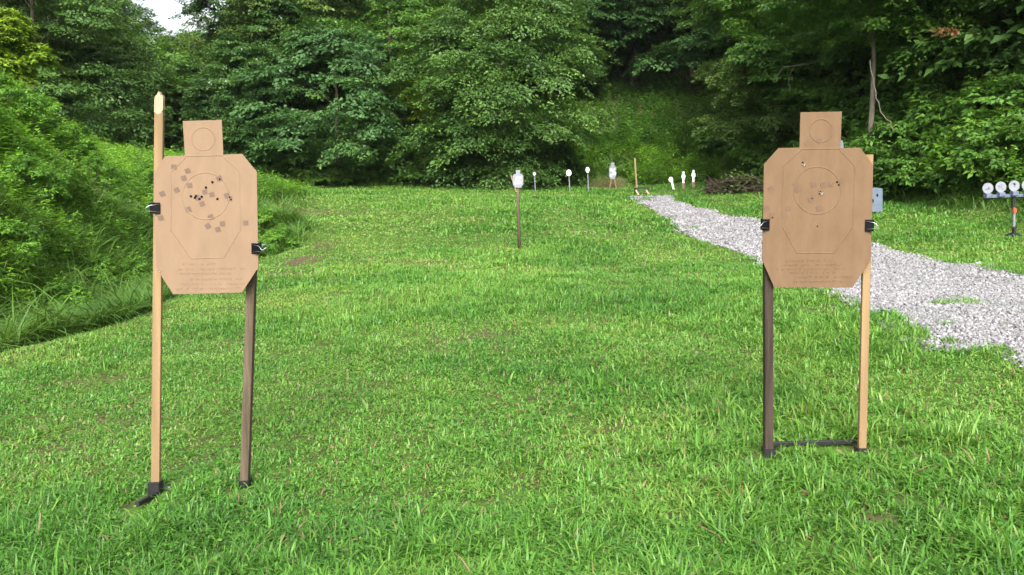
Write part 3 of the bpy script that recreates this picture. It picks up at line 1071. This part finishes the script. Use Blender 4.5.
# middle post with steel silhouette
g = G(519.5, 249)
root = thing('target_post', g, 'brown wooden post in mid meadow carrying a white steel head', 'target post')
Ym = g.y
out, c, s = silhouette(518, 170, 187.5, 10.5, Ym, .42)
MB().tube([g - Vector((0, 0, .05)), P(518.6, 215, Ym), P(517.5, 186, Ym)], [.033, .030, .028], 10).build('post', M['tan_wood'] if False else M['grey_wood'], root, smooth=True)
b = MB().prism([p + Vector((0, -.05, 0)) for p in out], (0, .012, 0)).build('steel_plate', M['white_steel'], root)
spots(root, c, [(-.03, .16, .03), (.03, .10, .045), (.0, .2, .025), (-.05, .08, .03), (.05, .19, .03)], M['splash'], Ym - .051)
MB().bar(P(510.8, 175, Ym - .02), P(516.6, 192, Ym - .02), .024, .012).build('side_stick', M['tan_wood'], root)
# three thin posts to the left of centre
for (bx, by, tx, ty, cx, cyy, rx, rz, lab) in (
        (535.5, 187.5, 534.5, 173.5, 534.4, 173.8, 1.3, 1.6, 'thin grey stake with a tiny white knob right of the middle post'),
        (570, 184.5, 569, 175, 568.8, 172.8, 2.5, 3.1, 'thin post with a round white plate in front of the dark woods'),
        (588.6, 183, 587.8, 174, 587.6, 169.8, 1.8, 2.8, 'thin post with a small oval white plate left of the far silhouette')):
    g = Vector(((bx - 512) / FPX * 31.5, 31.5, gz((bx - 512) / FPX * 31.5, 31.5)))
    s = FPX / g.y
    root = thing('plate_stake', g, lab, 'target stake', 'small plates on stakes at the far end')
    MB().tube([g - Vector((0, 0, .05)), P(tx, ty, g.y)], .022, 8).build('stake', M['grey_steel'], root)
    MB().disc(P(cx, cyy, g.y - .05), rx / s, .012, 20, ry=rz / s).build('steel_plate', M['lifted_white'], root)
# far silhouette
g = G(613, 188)
Yf_ = g.y
root = thing('silhouette_target', g, 'far white human shaped target standing against bare earth', 'target')
out, c, s = silhouette(612.5, 162.5, 179, 7.0, Yf_, .5)
MB().prism(out, (0, .015, 0)).build('steel_plate', M['white_steel'], root)
spots(root, c, [(-.05, .38, .09), (.06, .25, .10), (-.05, .16, .08), (.07, .42, .06)], M['splash'], Yf_)
for q in (610.2, 615.8):
    MB().bar(P(q + (q - 613) * .25, 188, Yf_ + .1), P(612.8 + (q - 613) * .3, 177, Yf_ + .03), .05, .03).build('leg', M['tan_wood'], root)
# tall stick in its little stand
g = G(636, 195)
Yp = g.y
root = thing('stick_stand', g, 'tall bare stick in a low black frame at the end of the road', 'target stand')
MB().bar(P(637, 192, Yp), P(634.8, 158, Yp), .055, .03).build('upright', M['tan_wood'], root)
mb = MB()
for q in (635, 648):
    mb.bar(P(q, 196, Yp - .1), P(q, 188, Yp - .1), .05, .05)
mb.bar(P(634.5, 188.4, Yp - .1), P(648.5, 188.0, Yp - .1), .05, .05, up=(0, 0, 1))
mb.bar(P(634.5, 194.2, Yp - .1), P(648.5, 194.0, Yp - .1), .04, .05, up=(0, 0, 1))
mb.build('base_frame', M['black_metal'], root)
for q, r in ((636, 639.5), (646.5, 650)):
    MB().bar(P(q, 190.5, Yp - .15), P(r, 196.5, Yp - .5), .06, .04).build('foot', M['pale_wood'], root)
# right hand small white targets
g = Vector(((674 - 512) / FPX * 31, 31.0, gz((674 - 512) / FPX * 31, 31.0)))
root = thing('round_target', g, 'small white disc target leaning on a short stake', 'target')
s = FPX / g.y
MB().disc(P(671, 179.5, g.y), 2.2 / s, .02, 20, ry=2.6 / s, bump=.06).build('steel_plate', M['lifted_white'], root)
MB().bar(P(671.8, 181, g.y + .02), Vector((g.x, g.y + .02, g.z - .03)), .07, .03).build('stake', M['lifted_white'], root)
for cx, top, bot, lab in ((683.4, 171.5, 183.5, 'white figure target on a rusty foot between the leaning disc and another'), (693.4, 170, 182.5, 'white figure target on a rusty foot nearest the brush pile')):
    g = Vector(((cx - 512) / FPX * 31, 31.0, gz((cx - 512) / FPX * 31, 31.0)))
    root = thing('popper_target', g, lab, 'target', 'white figure targets on the right')
    s = FPX / g.y
    H, c = (bot - top) / s, P(cx, bot, g.y)
    prof = [(-.055, 1), (-.085, .93), (-.06, .80), (-.15, .72), (-.16, .50), (-.08, .40), (-.075, 0)]
    o = [c + Vector((x * 1.25 * H * .8 + 0, 0, z * H)) for x, z in prof] + [c + Vector((-x * 1.25 * H * .8, 0, z * H)) for x, z in prof[::-1]]
    MB().prism(o, (0, .03, 0)).build('steel_plate', M['lifted_white'], root)
    MB().bar(Vector((g.x, 31.03, g.z - .05)), Vector((g.x, 31.03, c.z + .02)), .13, .08).build('foot', M['rust'], root)
# small white plate above the brush pile
g = G(731, 190)
root = thing('plate_stake', g, 'small square white plate showing above the brush pile', 'target stake')
s = FPX / (g.y + .8)
c = P(731, 178.5, g.y + .8)
MB().prism([c + Vector((x / s, 0, z / s)) for x, z in ((-1.6, 2), (-1.8, -2), (1.4, -2.2), (1.9, 1.4), (.6, 2.5))], (0, .02, 0)).build('steel_plate', M['lifted_white'], root)
MB().bar(c, Vector((c.x, c.y, gz(c.x, c.y) - .05)), .05, .03).build('stake', M['grey_steel'], root)


# brush pile
def brush_pile():
    rng = np.random.default_rng(14)
    a, b = G(714, 195), G(768, 194)
    root = thing('brush_pile', (a + b) / 2, 'low pile of dark cut branches beside the road under the trees', 'brush pile')
    for nm, m, n, rr in (('branches', 'brush', 300, .026),):
        mb = MB()
        for i in range(n):
            t = rng.uniform(0, 1)
            c = a.lerp(b, t) + Vector((0, rng.normal(.25, .3), 0))
            hmax = .52 * math.sin(PI * min(1, .12 + t * .8)) ** .6
            c.z = gz(c.x, c.y) + rng.uniform(.02, hmax)
            an = rng.normal(0, .7) + (PI if rng.uniform() < .5 else 0)
            d = Vector((math.cos(an), math.sin(an) * .8, rng.normal(.05, .35)))
            L = rng.uniform(.12, .42)
            j = Vector(rng.normal(0, .05, 3))
            lo = c - d * L
            lo.z = max(lo.z, gz(lo.x, lo.y) - .01)
            hi = c + d * L
            hi.z = max(hi.z, gz(hi.x, hi.y) + .02)
            r = rr * rng.uniform(.5, 1.3)
            mb.tube([lo, c + j, hi], [r, r * .8, r * .35], 5)
        mb.build(nm, M[m], root)
    n = 1000
    t = rng.uniform(0, 1, n)
    A, B_ = np.array(a), np.array(b)
    C = A + (B_ - A) * t[:, None] + np.stack([np.zeros(n), rng.normal(.2, .35, n), np.zeros(n)], 1)
    C[:, 2] = ground(C[:, 0], C[:, 1]) + rng.uniform(.0, .75, n) * np.sin(PI * np.clip(.1 + t * .85, 0, 1))
    V = leaf_quads(C, rng.normal(0, 1, (n, 3)), rng.normal(0, 1, (n, 3)), rng.uniform(.06, .13, n), rng.uniform(.03, .07, n))
    V = V - np.array(root.location)
    link_mesh('withered_leaves', np_mesh('withered_leaves', V, [quads(n)], np.repeat(rng.uniform(.3, 1, n), 4)), M['leaf_olive'], root)


brush_pile()

# blue-grey steel plate half hidden behind the right target
g = G(872, 214)
root = thing('steel_target', g, 'blue grey steel plate with dark holes half hidden behind the right target', 'target')
MB().prism(poly_px([(862, 188), (862, 206), (870, 211.5), (882.6, 212.5), (882.6, 188.5), (876, 187.5)], lambda x, y: g.y), (0, .02, 0)).build('steel_plate', M['blue_steel'], root)
c = P(872, 212, g.y)
s = FPX / g.y
for x, y, w, h in ((877.4, 195, 1.1, 1.8), (872.8, 200.5, 1.0, 2.6)):
    q = P(x, y, g.y - .002)
    MB().prism([q + Vector((w / s * math.cos(a), 0, h / s * math.sin(a) - (.3 * h / s if math.sin(a) > 0 else 0))) for a in np.linspace(0, 2 * PI, 9)[:-1]], (0, .0012, 0)).build('hole', M['hole'], root)
for q in (866, 880):
    MB().bar(P(q, 210, g.y + .05), P(q, 215, g.y + .05), .06, .05).build('leg', M['black_metal'], root)
Yb = 13.0
q = P(842, 146, Yb)
root = thing('steel_target', (q.x, q.y, gz(q.x, q.y)), 'slim pale blue plate peeking out beside the head of the right target', 'target')
MB().prism(poly_px([(832, 140.2), (832, 172), (843.4, 172), (843.6, 146), (842.8, 140.4)], lambda x, y: Yb), (0, .015, 0)).build('steel_plate', M['blue_steel'], root)
MB().bar(Vector((q.x - .08, Yb + .04, gz(q.x, Yb) - .05)), P(837, 160, Yb + .04), .06, .04).build('post', M['dark_wood'], root)

# plate rack
g = G(1014.5, 237.5)
Yk = g.y
s = FPX / Yk
root = thing('plate_rack', g, 'plate rack with round white steel plates on a black post beside the road', 'plate rack')
MB().bar(P(984.5, 196.6, Yk), P(1041, 194.6, Yk), 3.2 / s, .05, up=(0, 1, 0)).build('crossbar', M['blue_steel'], root)
MB().bar(P(1013.6, 197.5, Yk + .0), P(1013.2, 208, Yk), 2.9 / s, .05).build('upper_post', M['black_metal'], root)
MB().bar(P(1014.0, 208.5, Yk), P(1013.6, 228.0, Yk), 2.2 / s, .04).build('lower_post', M['grey_steel'], root)
MB().prism([P(1014.8, y_, Yk - .04) + Vector((x_, 0, 0)) for x_, y_ in ((-.02, 208), (-.015, 213.5), (.02, 213), (.035, 209.5), (.01, 207.5))], (0, .03, 0)).build('latch', M['red'], root)
mb = MB()
mb.bar(P(1013.8, 226.5, Yk), P(1014.2, 237.8, Yk), 2.6 / s, .06)
base = P(1014.4, 237.0, Yk)
mb.add([base + Vector((x, y, z)) for x, y, z in ((-.10, -.18, -.03), (.12, -.18, -.03), (.12, .18, -.03), (-.10, .18, -.03), (-.09, -.17, .015), (.11, -.17, .015), (.11, .17, .015), (-.09, .17, .015), (-.03, -.03, .08), (.03, -.03, .08), (.03, .03, .08), (-.03, .03, .08))],
       [(0, 3, 2, 1)] + [(i + k, (i + 1) % 4 + k, (i + 1) % 4 + k + 4, i + k + 4) for k in (0, 4) for i in range(4)] + [(8, 9, 10, 11)])
mb.build('foot', M['black_metal'], root)
for i, (cx, cyy) in enumerate(((988, 188.3), (1001, 187.0), (1014.3, 185.9), (1027.3, 185.2), (1040, 184.4))):
    c = P(cx, cyy, Yk - .03)
    pl = MB().disc(c, 5.4 / s, .012, 28).build('steel_plate', M['white_steel'], root)
    rng = np.random.default_rng(30 + i)
    mb = MB()
    for k in range(5):
        a, r_ = rng.uniform(0, 2 * PI), rng.uniform(.1, .6) * 5.0 / s
        x, z, rr = r_ * math.cos(a), r_ * math.sin(a), rng.uniform(.008, .022)
        mb.prism([Vector((c.x + x + rr * rng.uniform(.5, 1.3) * math.cos(2 * PI * j / 8), c.y - .002, c.z + z + rr * rng.uniform(.5, 1.3) * math.sin(2 * PI * j / 8))) for j in range(8)], (0, .0014, 0))
    m_ = mb.build('lead_splash', M['spatter'], root)
    m_.parent = pl
    MB().bar(P(cx, cyy + 5, Yk - .015), P(cx - .2, cyy + 8, Yk - .015), 2.6 / s, .012).build('stem', M['white_steel'], root)
    MB().bar(P(cx - 2.9, cyy + 7.6, Yk - .05), P(cx + 2.7, cyy + 7.5, Yk - .05), 4.6 / s, .10, bev=.012).build('hinge_block', M['hinge'], root)

# ================================================================== TREES
TREES = [
    # px, Y, H, R, h0, material, label, seed, extras
    (-2, 22, 3.6, .95, 1.4, 'leaf_yellow', 'yellow green young tree at the top of the weedy bank', 101, dict(flat=1.2, droop=.1, ls=.13, nb=30)),
    (40, 33, 10.0, 3.7, .4, 'leaf_mid', 'large feathery mid green tree behind the weedy bank', 102, dict(ls=.145, nb=61)),
    (-30, 36, 10, 5.0, .4, 'leaf_olive', 'tall dull green tree cut by the left edge of the photo', 103, dict(ls=.145, nb=55)),
    (108, 40, 7.2, 3.0, .3, 'leaf_mid', 'dark bluish tree at the mouth of the hollow behind the broken stick', 104, dict(ls=.18)),
    (150, 58, 8.4, 3.6, .6, 'leaf_bright', 'hazy cool green tree down in the hollow left of the broken stick', 105, dict(ls=.25, lps=36)),
    (185, 62, 8.7, 3.6, .6, 'leaf_olive', 'sunny yellow green tree closing the hollow below the sky gap', 106, dict(ls=.25, lps=36)),
    (60, 66, 19, 5.2, 1, 'leaf_mid', 'tall hazy tree on the hillside at upper left', 107, dict(ls=.27, lps=36)),
    (110, 80, 13.4, 3.2, 1, 'leaf_cool', 'distant hazy tree whose ragged top meets the sky gap from the left', 108, dict(ls=.30, lps=36)),
    (214, 88, 12.4, 3.2, 1, 'leaf_cool', 'distant dark tree just poking into the sky gap', 109, dict(ls=.30, lps=36)),
    (258, 38, 11, 2.4, .5, 'leaf_dark', 'tall dark glossy tree right of the sky gap', 110, dict(ls=.145, nb=63)),
    (292, 40, 10.5, 3.8, .5, 'leaf_olive', 'tall olive tree rising behind the low spreading tree', 111, dict(flat=1.25, droop=.1, ls=.15, nb=57)),
    (262, 36.5, 6.0, 2.6, .2, 'leaf_dark', 'dark low tree beside the right edge of the left target', 112, dict(ls=.14)),
    (338, 35.6, 6.3, 3.4, .5, 'leaf_cool', 'low spreading pale green tree with broad leaves at the meadow edge', 113, dict(ls=.18, nb=42, spb=18, lps=52, droop=.4)),
    (392, 39, 9.8, 3.9, .6, 'leaf_bright', 'tall fresh green tree left of the big drooping tree', 114, dict(flat=1.3, droop=.12, ls=.145, nb=61)),
    (404, 36.0, 5.0, 1.5, 2.9, 'leaf_yellow', 'small yellowish tree squeezed beside the big drooping tree', 115, dict(ls=.145, nb=16)),
    (500, 34.8, 8.6, 3.8, .4, 'leaf_mid', 'big drooping grey green tree left of centre reaching to the grass', 116, dict(ls=.14, nb=79, spb=18, droop=.5)),
    (548, 45, 9.5, 3.4, 1.6, 'leaf_dark', 'tall dark tree behind the right side of the big drooping tree', 117, dict(ls=.19, nb=57)),
    (633, 47, 9.5, 4.6, 3.2, 'leaf_dark', 'tall shadowy tree with a bare trunk above the grassy berm', 118, dict(ls=.19, nb=63, tr=.19, bark='pale_bark')),
    (690, 45.5, 8.2, 3.6, 1.2, 'leaf_cool', 'slender tree with tiers of leaves above the white figure targets', 119, dict(ls=.18, nb=42, droop=.4, flat=.5)),
    (742, 35, 9.4, 4.6, 4.9, 'leaf_bright', 'fresh green tree arching over from the right above the berm', 120, dict(ls=.145, nb=67, x=13.4)),
    (774, 30, 6.2, 2.2, .5, 'leaf_olive', 'olive feathery tree leaning over the brush pile', 121, dict(ls=.10, nb=46, lps=90, droop=.5)),
    (842, 28, 8.2, 2.6, 2.6, 'leaf_bright', 'slim roadside tree rising behind the head of the right target', 122, dict(ls=.125, nb=50, lps=60, x=10.9)),
    (868, 22, 8.8, 2.5, 4.4, 'leaf_bright', 'tree with a bare upright trunk just right of the right target', 123, dict(ls=.12, nb=49, lps=60, tr=.095)),
    (945, 23, 7.2, 3.2, 1.9, 'leaf_bright', 'broad tree with glossy layered leaves above the plate rack', 124, dict(ls=.135, nb=65, spb=18, lps=52, flat=.45, droop=.45, x=12.9)),
    (1040, 20, 7.0, 3.1, 1.8, 'leaf_mid', 'dark glossy tree cut by the right edge of the photo', 125, dict(ls=.13, nb=57, spb=18, lps=52, flat=.45, droop=.45, x=14.0)),
]
for px, Y, H, R, h0, m, lab, seed, ex in TREES:
    tree(px, Y, H, R, h0, m, lab, seed, **ex)

# the dim second and third rows behind the front trees
deep = [tree(600, 50, 9.5, 4.6, 1.0, 'leaf_dark', 'dim tree in the rows deep behind the front edge of the woods', 201, nb=46, lps=40, ls=.26, group='dim trees deep in the woods'),
        tree(430, 47, 10, 4.6, 1.0, 'leaf_mid', 'dim tree in the rows deep behind the front edge of the woods', 202, nb=46, lps=40, ls=.26, group='dim trees deep in the woods')]
k = 0
for px, Y in ((296, 47), (340, 46), (520, 47), (680, 51), (740, 48), (790, 42), (850, 34), (900, 29), (990, 26), (1060, 22), (-60, 45), (55, 52), (310, 57), (380, 58), (470, 59), (560, 60), (650, 61), (735, 58), (820, 50), (920, 40), (1040, 33), (-40, 60), (300, 70), (880, 44), (1120, 27)):
    X = (px - 512) / FPX * Y
    dup(deep[k % 2], (X, Y, gz(X, Y) - .2), k * 1.7, .92 + .2 * ((k * 7) % 5) / 4)
    k += 1
hz = tree(30, 84, 15, 5, 1, 'leaf_mid', 'hazy tree among those covering the far hillside at upper left', 203, nb=46, lps=34, ls=.32, group='hazy trees on the far hillside')
for i, (px, Y) in enumerate(((85, 92), (-20, 90), (124, 102), (105, 112), (186, 118), (50, 110), (228, 108), (260, 92), (300, 84))):
    X = (px - 512) / FPX * Y
    dup(hz, (X, Y, gz(X, Y) - .3), i * 1.3, .95 + .12 * (i % 3))


# vines, bare branches and withered leaves at the right
def vine(pts, r, label, m='pale_bark'):
    q = [P(*p) for p in pts]
    s = []
    for i in range(len(q) - 1):
        for t in (0, .34, .67):
            s.append(q[i].lerp(q[i + 1], t) + Vector((math.sin(i * 2.1 + t * 5) * .02, 0, math.cos(i * 1.3 + t * 4) * .02)))
    s.append(q[-1])
    o = MB().tube(s, [r * (1 - .5 * i / len(s)) for i in range(len(s))], 6).build('vine_stem', M[m], None, q[0], smooth=True)
    tag(o, label, 'vine')


vine([(893, 133, 17.2), (890, 122, 17.2), (882, 112, 17.3), (876, 98, 17.4), (873, 80, 17.6), (870, 60, 18.0)], .012, 'pale bent vine hanging beside the bare trunk right of the right target')
vine([(775, 80, 26), (783, 67, 25.6), (803, 64, 25.2), (830, 60, 25.2), (846, 58, 25.5)], .018, 'pale bare branch crossing the leaves above the right target')
vine([(790, 92, 25.4), (788, 78, 25.4), (795, 66, 25.4)], .014, 'short forked bare branch drooping above left of the right target')
rng = np.random.default_rng(77)
c0 = P(947, 31, 15.6)
n = 60
C = np.array(c0) + rng.uniform(-1, 1, (n, 3)) * np.array([.2, .1, .05])
V = leaf_quads(C, rng.normal(0, 1, (n, 3)) + np.array([0, 0, -.8]), rng.normal(0, 1, (n, 3)), rng.uniform(.07, .12, n), rng.uniform(.035, .06, n)) - np.array(c0)
o = link_mesh('withered_spray', np_mesh('withered_spray', V, [quads(n)], np.repeat(rng.uniform(0, 1, n), 4)), M['leaf_brown'], None, c0)
tag(o, 'small spray of withered brown leaves in the tree above the plate rack', 'dead leaves')


# bushes
def bush(name, m, H, R, nb, ls, seed, spb=12, lps=22, **k):
    rng = np.random.default_rng(seed)
    root = thing(name, (0, 0, 0), 'bush', 'bush')
    cm, B = crown_mesh('foliage', rng, H, R, .08, nb, spb, lps, ls, blob=(.30, .48), **k)
    link_mesh('foliage', cm, M[m], root)
    mb = MB()
    for b in B[:12]:
        mb.tube([(b[0] * .1, b[1] * .1, -.1), (b[0] * .55, b[1] * .55, b[2] * .6), tuple(b)], [.016, .011, .004], 5, cap=False)
    me = bpy.data.meshes.new('stems')
    me.from_pydata(mb.v, [], mb.f)
    me.update()
    link_mesh('stems', me, M['bark'], root)
    return root


BUSH = [bush('bush', 'leaf_weed', .95, .62, 22, .080, 301), bush('bush', 'leaf_bright', 1.15, .75, 26, .090, 302, droop=.1), bush('bush', 'leaf_bright', 1.2, .8, 26, .11, 303)]
used = set()


def put_bush(kind, px, Y, scale, label, group, dz=-.05, x=None):
    X = (px - 512) / FPX * Y if x is None else x
    loc = (X, Y, gz(X, Y) + dz)
    if kind not in used:
        used.add(kind)
        b = BUSH[kind]
        b.location = loc
        b.scale = (scale,) * 3
        b['label'] = label
        b['group'] = group
        return
    dup(BUSH[kind], loc, (px * .37) % 6.28, scale, label, group)


GB = 'leafy bushes on the left bank'
for a in ((0, 8, 10.4, 0.61, 'bright bush low on the bank at the left edge of the photo', GB),
          (0, 62, 10.2, 0.61, 'bright leafy bush low on the bank left of the left target', GB),
          (0, 128, 12.0, 0.61, 'tall bright bush on the bank touching the left target', GB),
          (0, 95, 11.6, 0.49, 'small rounded bush between two larger ones low on the bank', GB),
          (0, 30, 12.4, 0.67, 'broad bright bush half way up the bank at far left', GB),
          (0, 12, 14.5, 0.80, 'large bush on the crest of the bank below the yellow tree', GB),
          (0, 98, 15.0, 0.55, 'low bush half way up the bank', GB),
          (0, 70, 15.5, 0.61, 'bush on the crest of the bank in front of the feathery tree', GB),
          (0, 140, 17.5, 0.55, 'bush at the low end of the bank crest behind the left target', GB),
          (0, 40, 16.0, 0.61, 'small bush high on the bank behind the broad bright bush', GB)):
    put_bush(*a)
GE = 'bushes along the foot of the woods'
for i, px in enumerate((262, 300, 330, 362, 402, 430, 458, 488, 520, 552)):
    put_bush(2, px, 35.6 + .5 * math.sin(i * 2.3), 1.15 + .35 * math.sin(i * 1.7), 'dark bush at the foot of the woods left of the far silhouette', GE)
GR = 'bushes on the wooded slope at right'
for i, (px, Y, s_, kd) in enumerate(((748, 33.5, 1.5, 0), (722, 36.5, 1.5, 1), (765, 30, 1.5, 1), (800, 28, 1.6, 0), (830, 26, 1.5, 1), (880, 21.8, 1.4, 1), (905, 21, 1.5, 1), (935, 19.9, 1.2, 2), (966, 19, 1.3, 0), (1000, 18.2, 1.3, 2), (1032, 17.2, 1.3, 1), (890, 23.5, 2.0, 1), (925, 22.3, 1.9, 0), (962, 21, 1.8, 1), (1012, 19.8, 1.8, 0), (850, 25.5, 2.0, 1), (905, 24, 2.0, 0), (1045, 18.8, 1.9, 1))):
    put_bush(kd, px, Y, s_, 'bush on the wooded slope right of the berm', GR)
for i, (px, Y, s_) in enumerate(((274, 15.4, .55), (258, 16.8, .6), (250, 14.8, .6))):
    put_bush(0, px, Y, s_, 'low bush on the weedy mound beside the right edge of the left target', 'bushes on the weedy mound')

# power line across the sky gap
a, b = P(120, -34, 70), P(300, 52, 78)
pts = [a.lerp(b, t / 12) + Vector((0, 0, -.9 * 4 * (t / 12) * (1 - t / 12))) for t in range(13)]
o = MB().tube(pts, .035, 6).build('power_line', M['black_metal'], None, a)
tag(o, 'thin power line crossing the white sky gap', 'power line')

lawn()
long_grass()
undergrowth()

# damp summer air
mb = MB()
zl, zh = float(zs.min()) - 1, 78.0
cs = [Vector((x, y, z)) for z in (zl, zh) for x, y in ((-116, -128), (116, -128), (116, 128), (-116, 128))]
mb.add(cs, [(0, 3, 2, 1), (4, 5, 6, 7), (0, 1, 5, 4), (1, 2, 6, 5), (2, 3, 7, 6), (3, 0, 4, 7)])
hm = bpy.data.materials.new('haze')
hm.use_nodes = True
hn = hm.node_tree
hn.nodes.remove(hn.nodes['Principled BSDF'])
pv = hn.nodes.new('ShaderNodeVolumePrincipled')
pv.inputs['Color'].default_value = (.88, .93, 1.0, 1)
pv.inputs['Density'].default_value = .00012
hn.links.new(pv.outputs[0], hn.nodes['Material Output'].inputs['Volume'])
tag(mb.build('haze', hm), 'faint bluish damp air over the whole valley', 'haze', kind='stuff')

# ================================================================== LIGHT, SKY, CAMERA
SUN_EL, SUN_AZ = math.radians(41), math.radians(182)       # high, behind the camera and to its left
w = bpy.data.worlds.new('World')
sc.world = w
w.use_nodes = True
nt = w.node_tree
bg = nt.nodes['Background']
sky = nt.nodes.new('ShaderNodeTexSky')
sky.sky_type = 'NISHITA'
sky.sun_disc = False
sky.sun_elevation = SUN_EL
sky.sun_rotation = SUN_AZ
sky.air_density = 1.0
sky.dust_density = 4.0
sky.ozone_density = 1.0
hs = nt.nodes.new('ShaderNodeHueSaturation')
hs.inputs['Saturation'].default_value = .30
nt.links.new(sky.outputs[0], hs.inputs['Color'])
nt.links.new(hs.outputs[0], bg.inputs['Color'])
bg.inputs['Strength'].default_value = .15

sl = bpy.data.lights.new('sun', 'SUN')
sl.energy = 2.3
sl.angle = math.radians(35)
sl.color = (1.0, .97, .92)
so = bpy.data.objects.new('sun', sl)
COL.objects.link(so)
# direction towards the sun: azimuth measured clockwise from +Y
sd = Vector((math.sin(SUN_AZ) * math.cos(SUN_EL), math.cos(SUN_AZ) * math.cos(SUN_EL), math.sin(SUN_EL)))
so.rotation_euler = sd.to_track_quat('Z', 'Y').to_euler()
so.location = sd * 60

cam = bpy.data.cameras.new('camera')
co = bpy.data.objects.new('camera', cam)
COL.objects.link(co)
co.location = (0, 0, CAM_H)
co.rotation_euler = (PI / 2 - PITCH, 0, 0)
cam.sensor_width = 36
cam.lens = 28
cam.shift_y = -(287.5 - CY) / 1024
cam.clip_start = .05
cam.clip_end = 1000
cam.dof.use_dof = True
cam.dof.focus_distance = 3.5
cam.dof.aperture_fstop = 10
sc.camera = co

sc.view_settings.view_transform = 'Standard'
sc.view_settings.look = 'None'
sc.view_settings.gamma = 1
sc.view_settings.exposure = 1.31
sc.cycles.max_bounces = 6
sc.cycles.diffuse_bounces = 3
sc.cycles.glossy_bounces = 2
sc.cycles.transmission_bounces = 4
sc.cycles.use_denoising = True
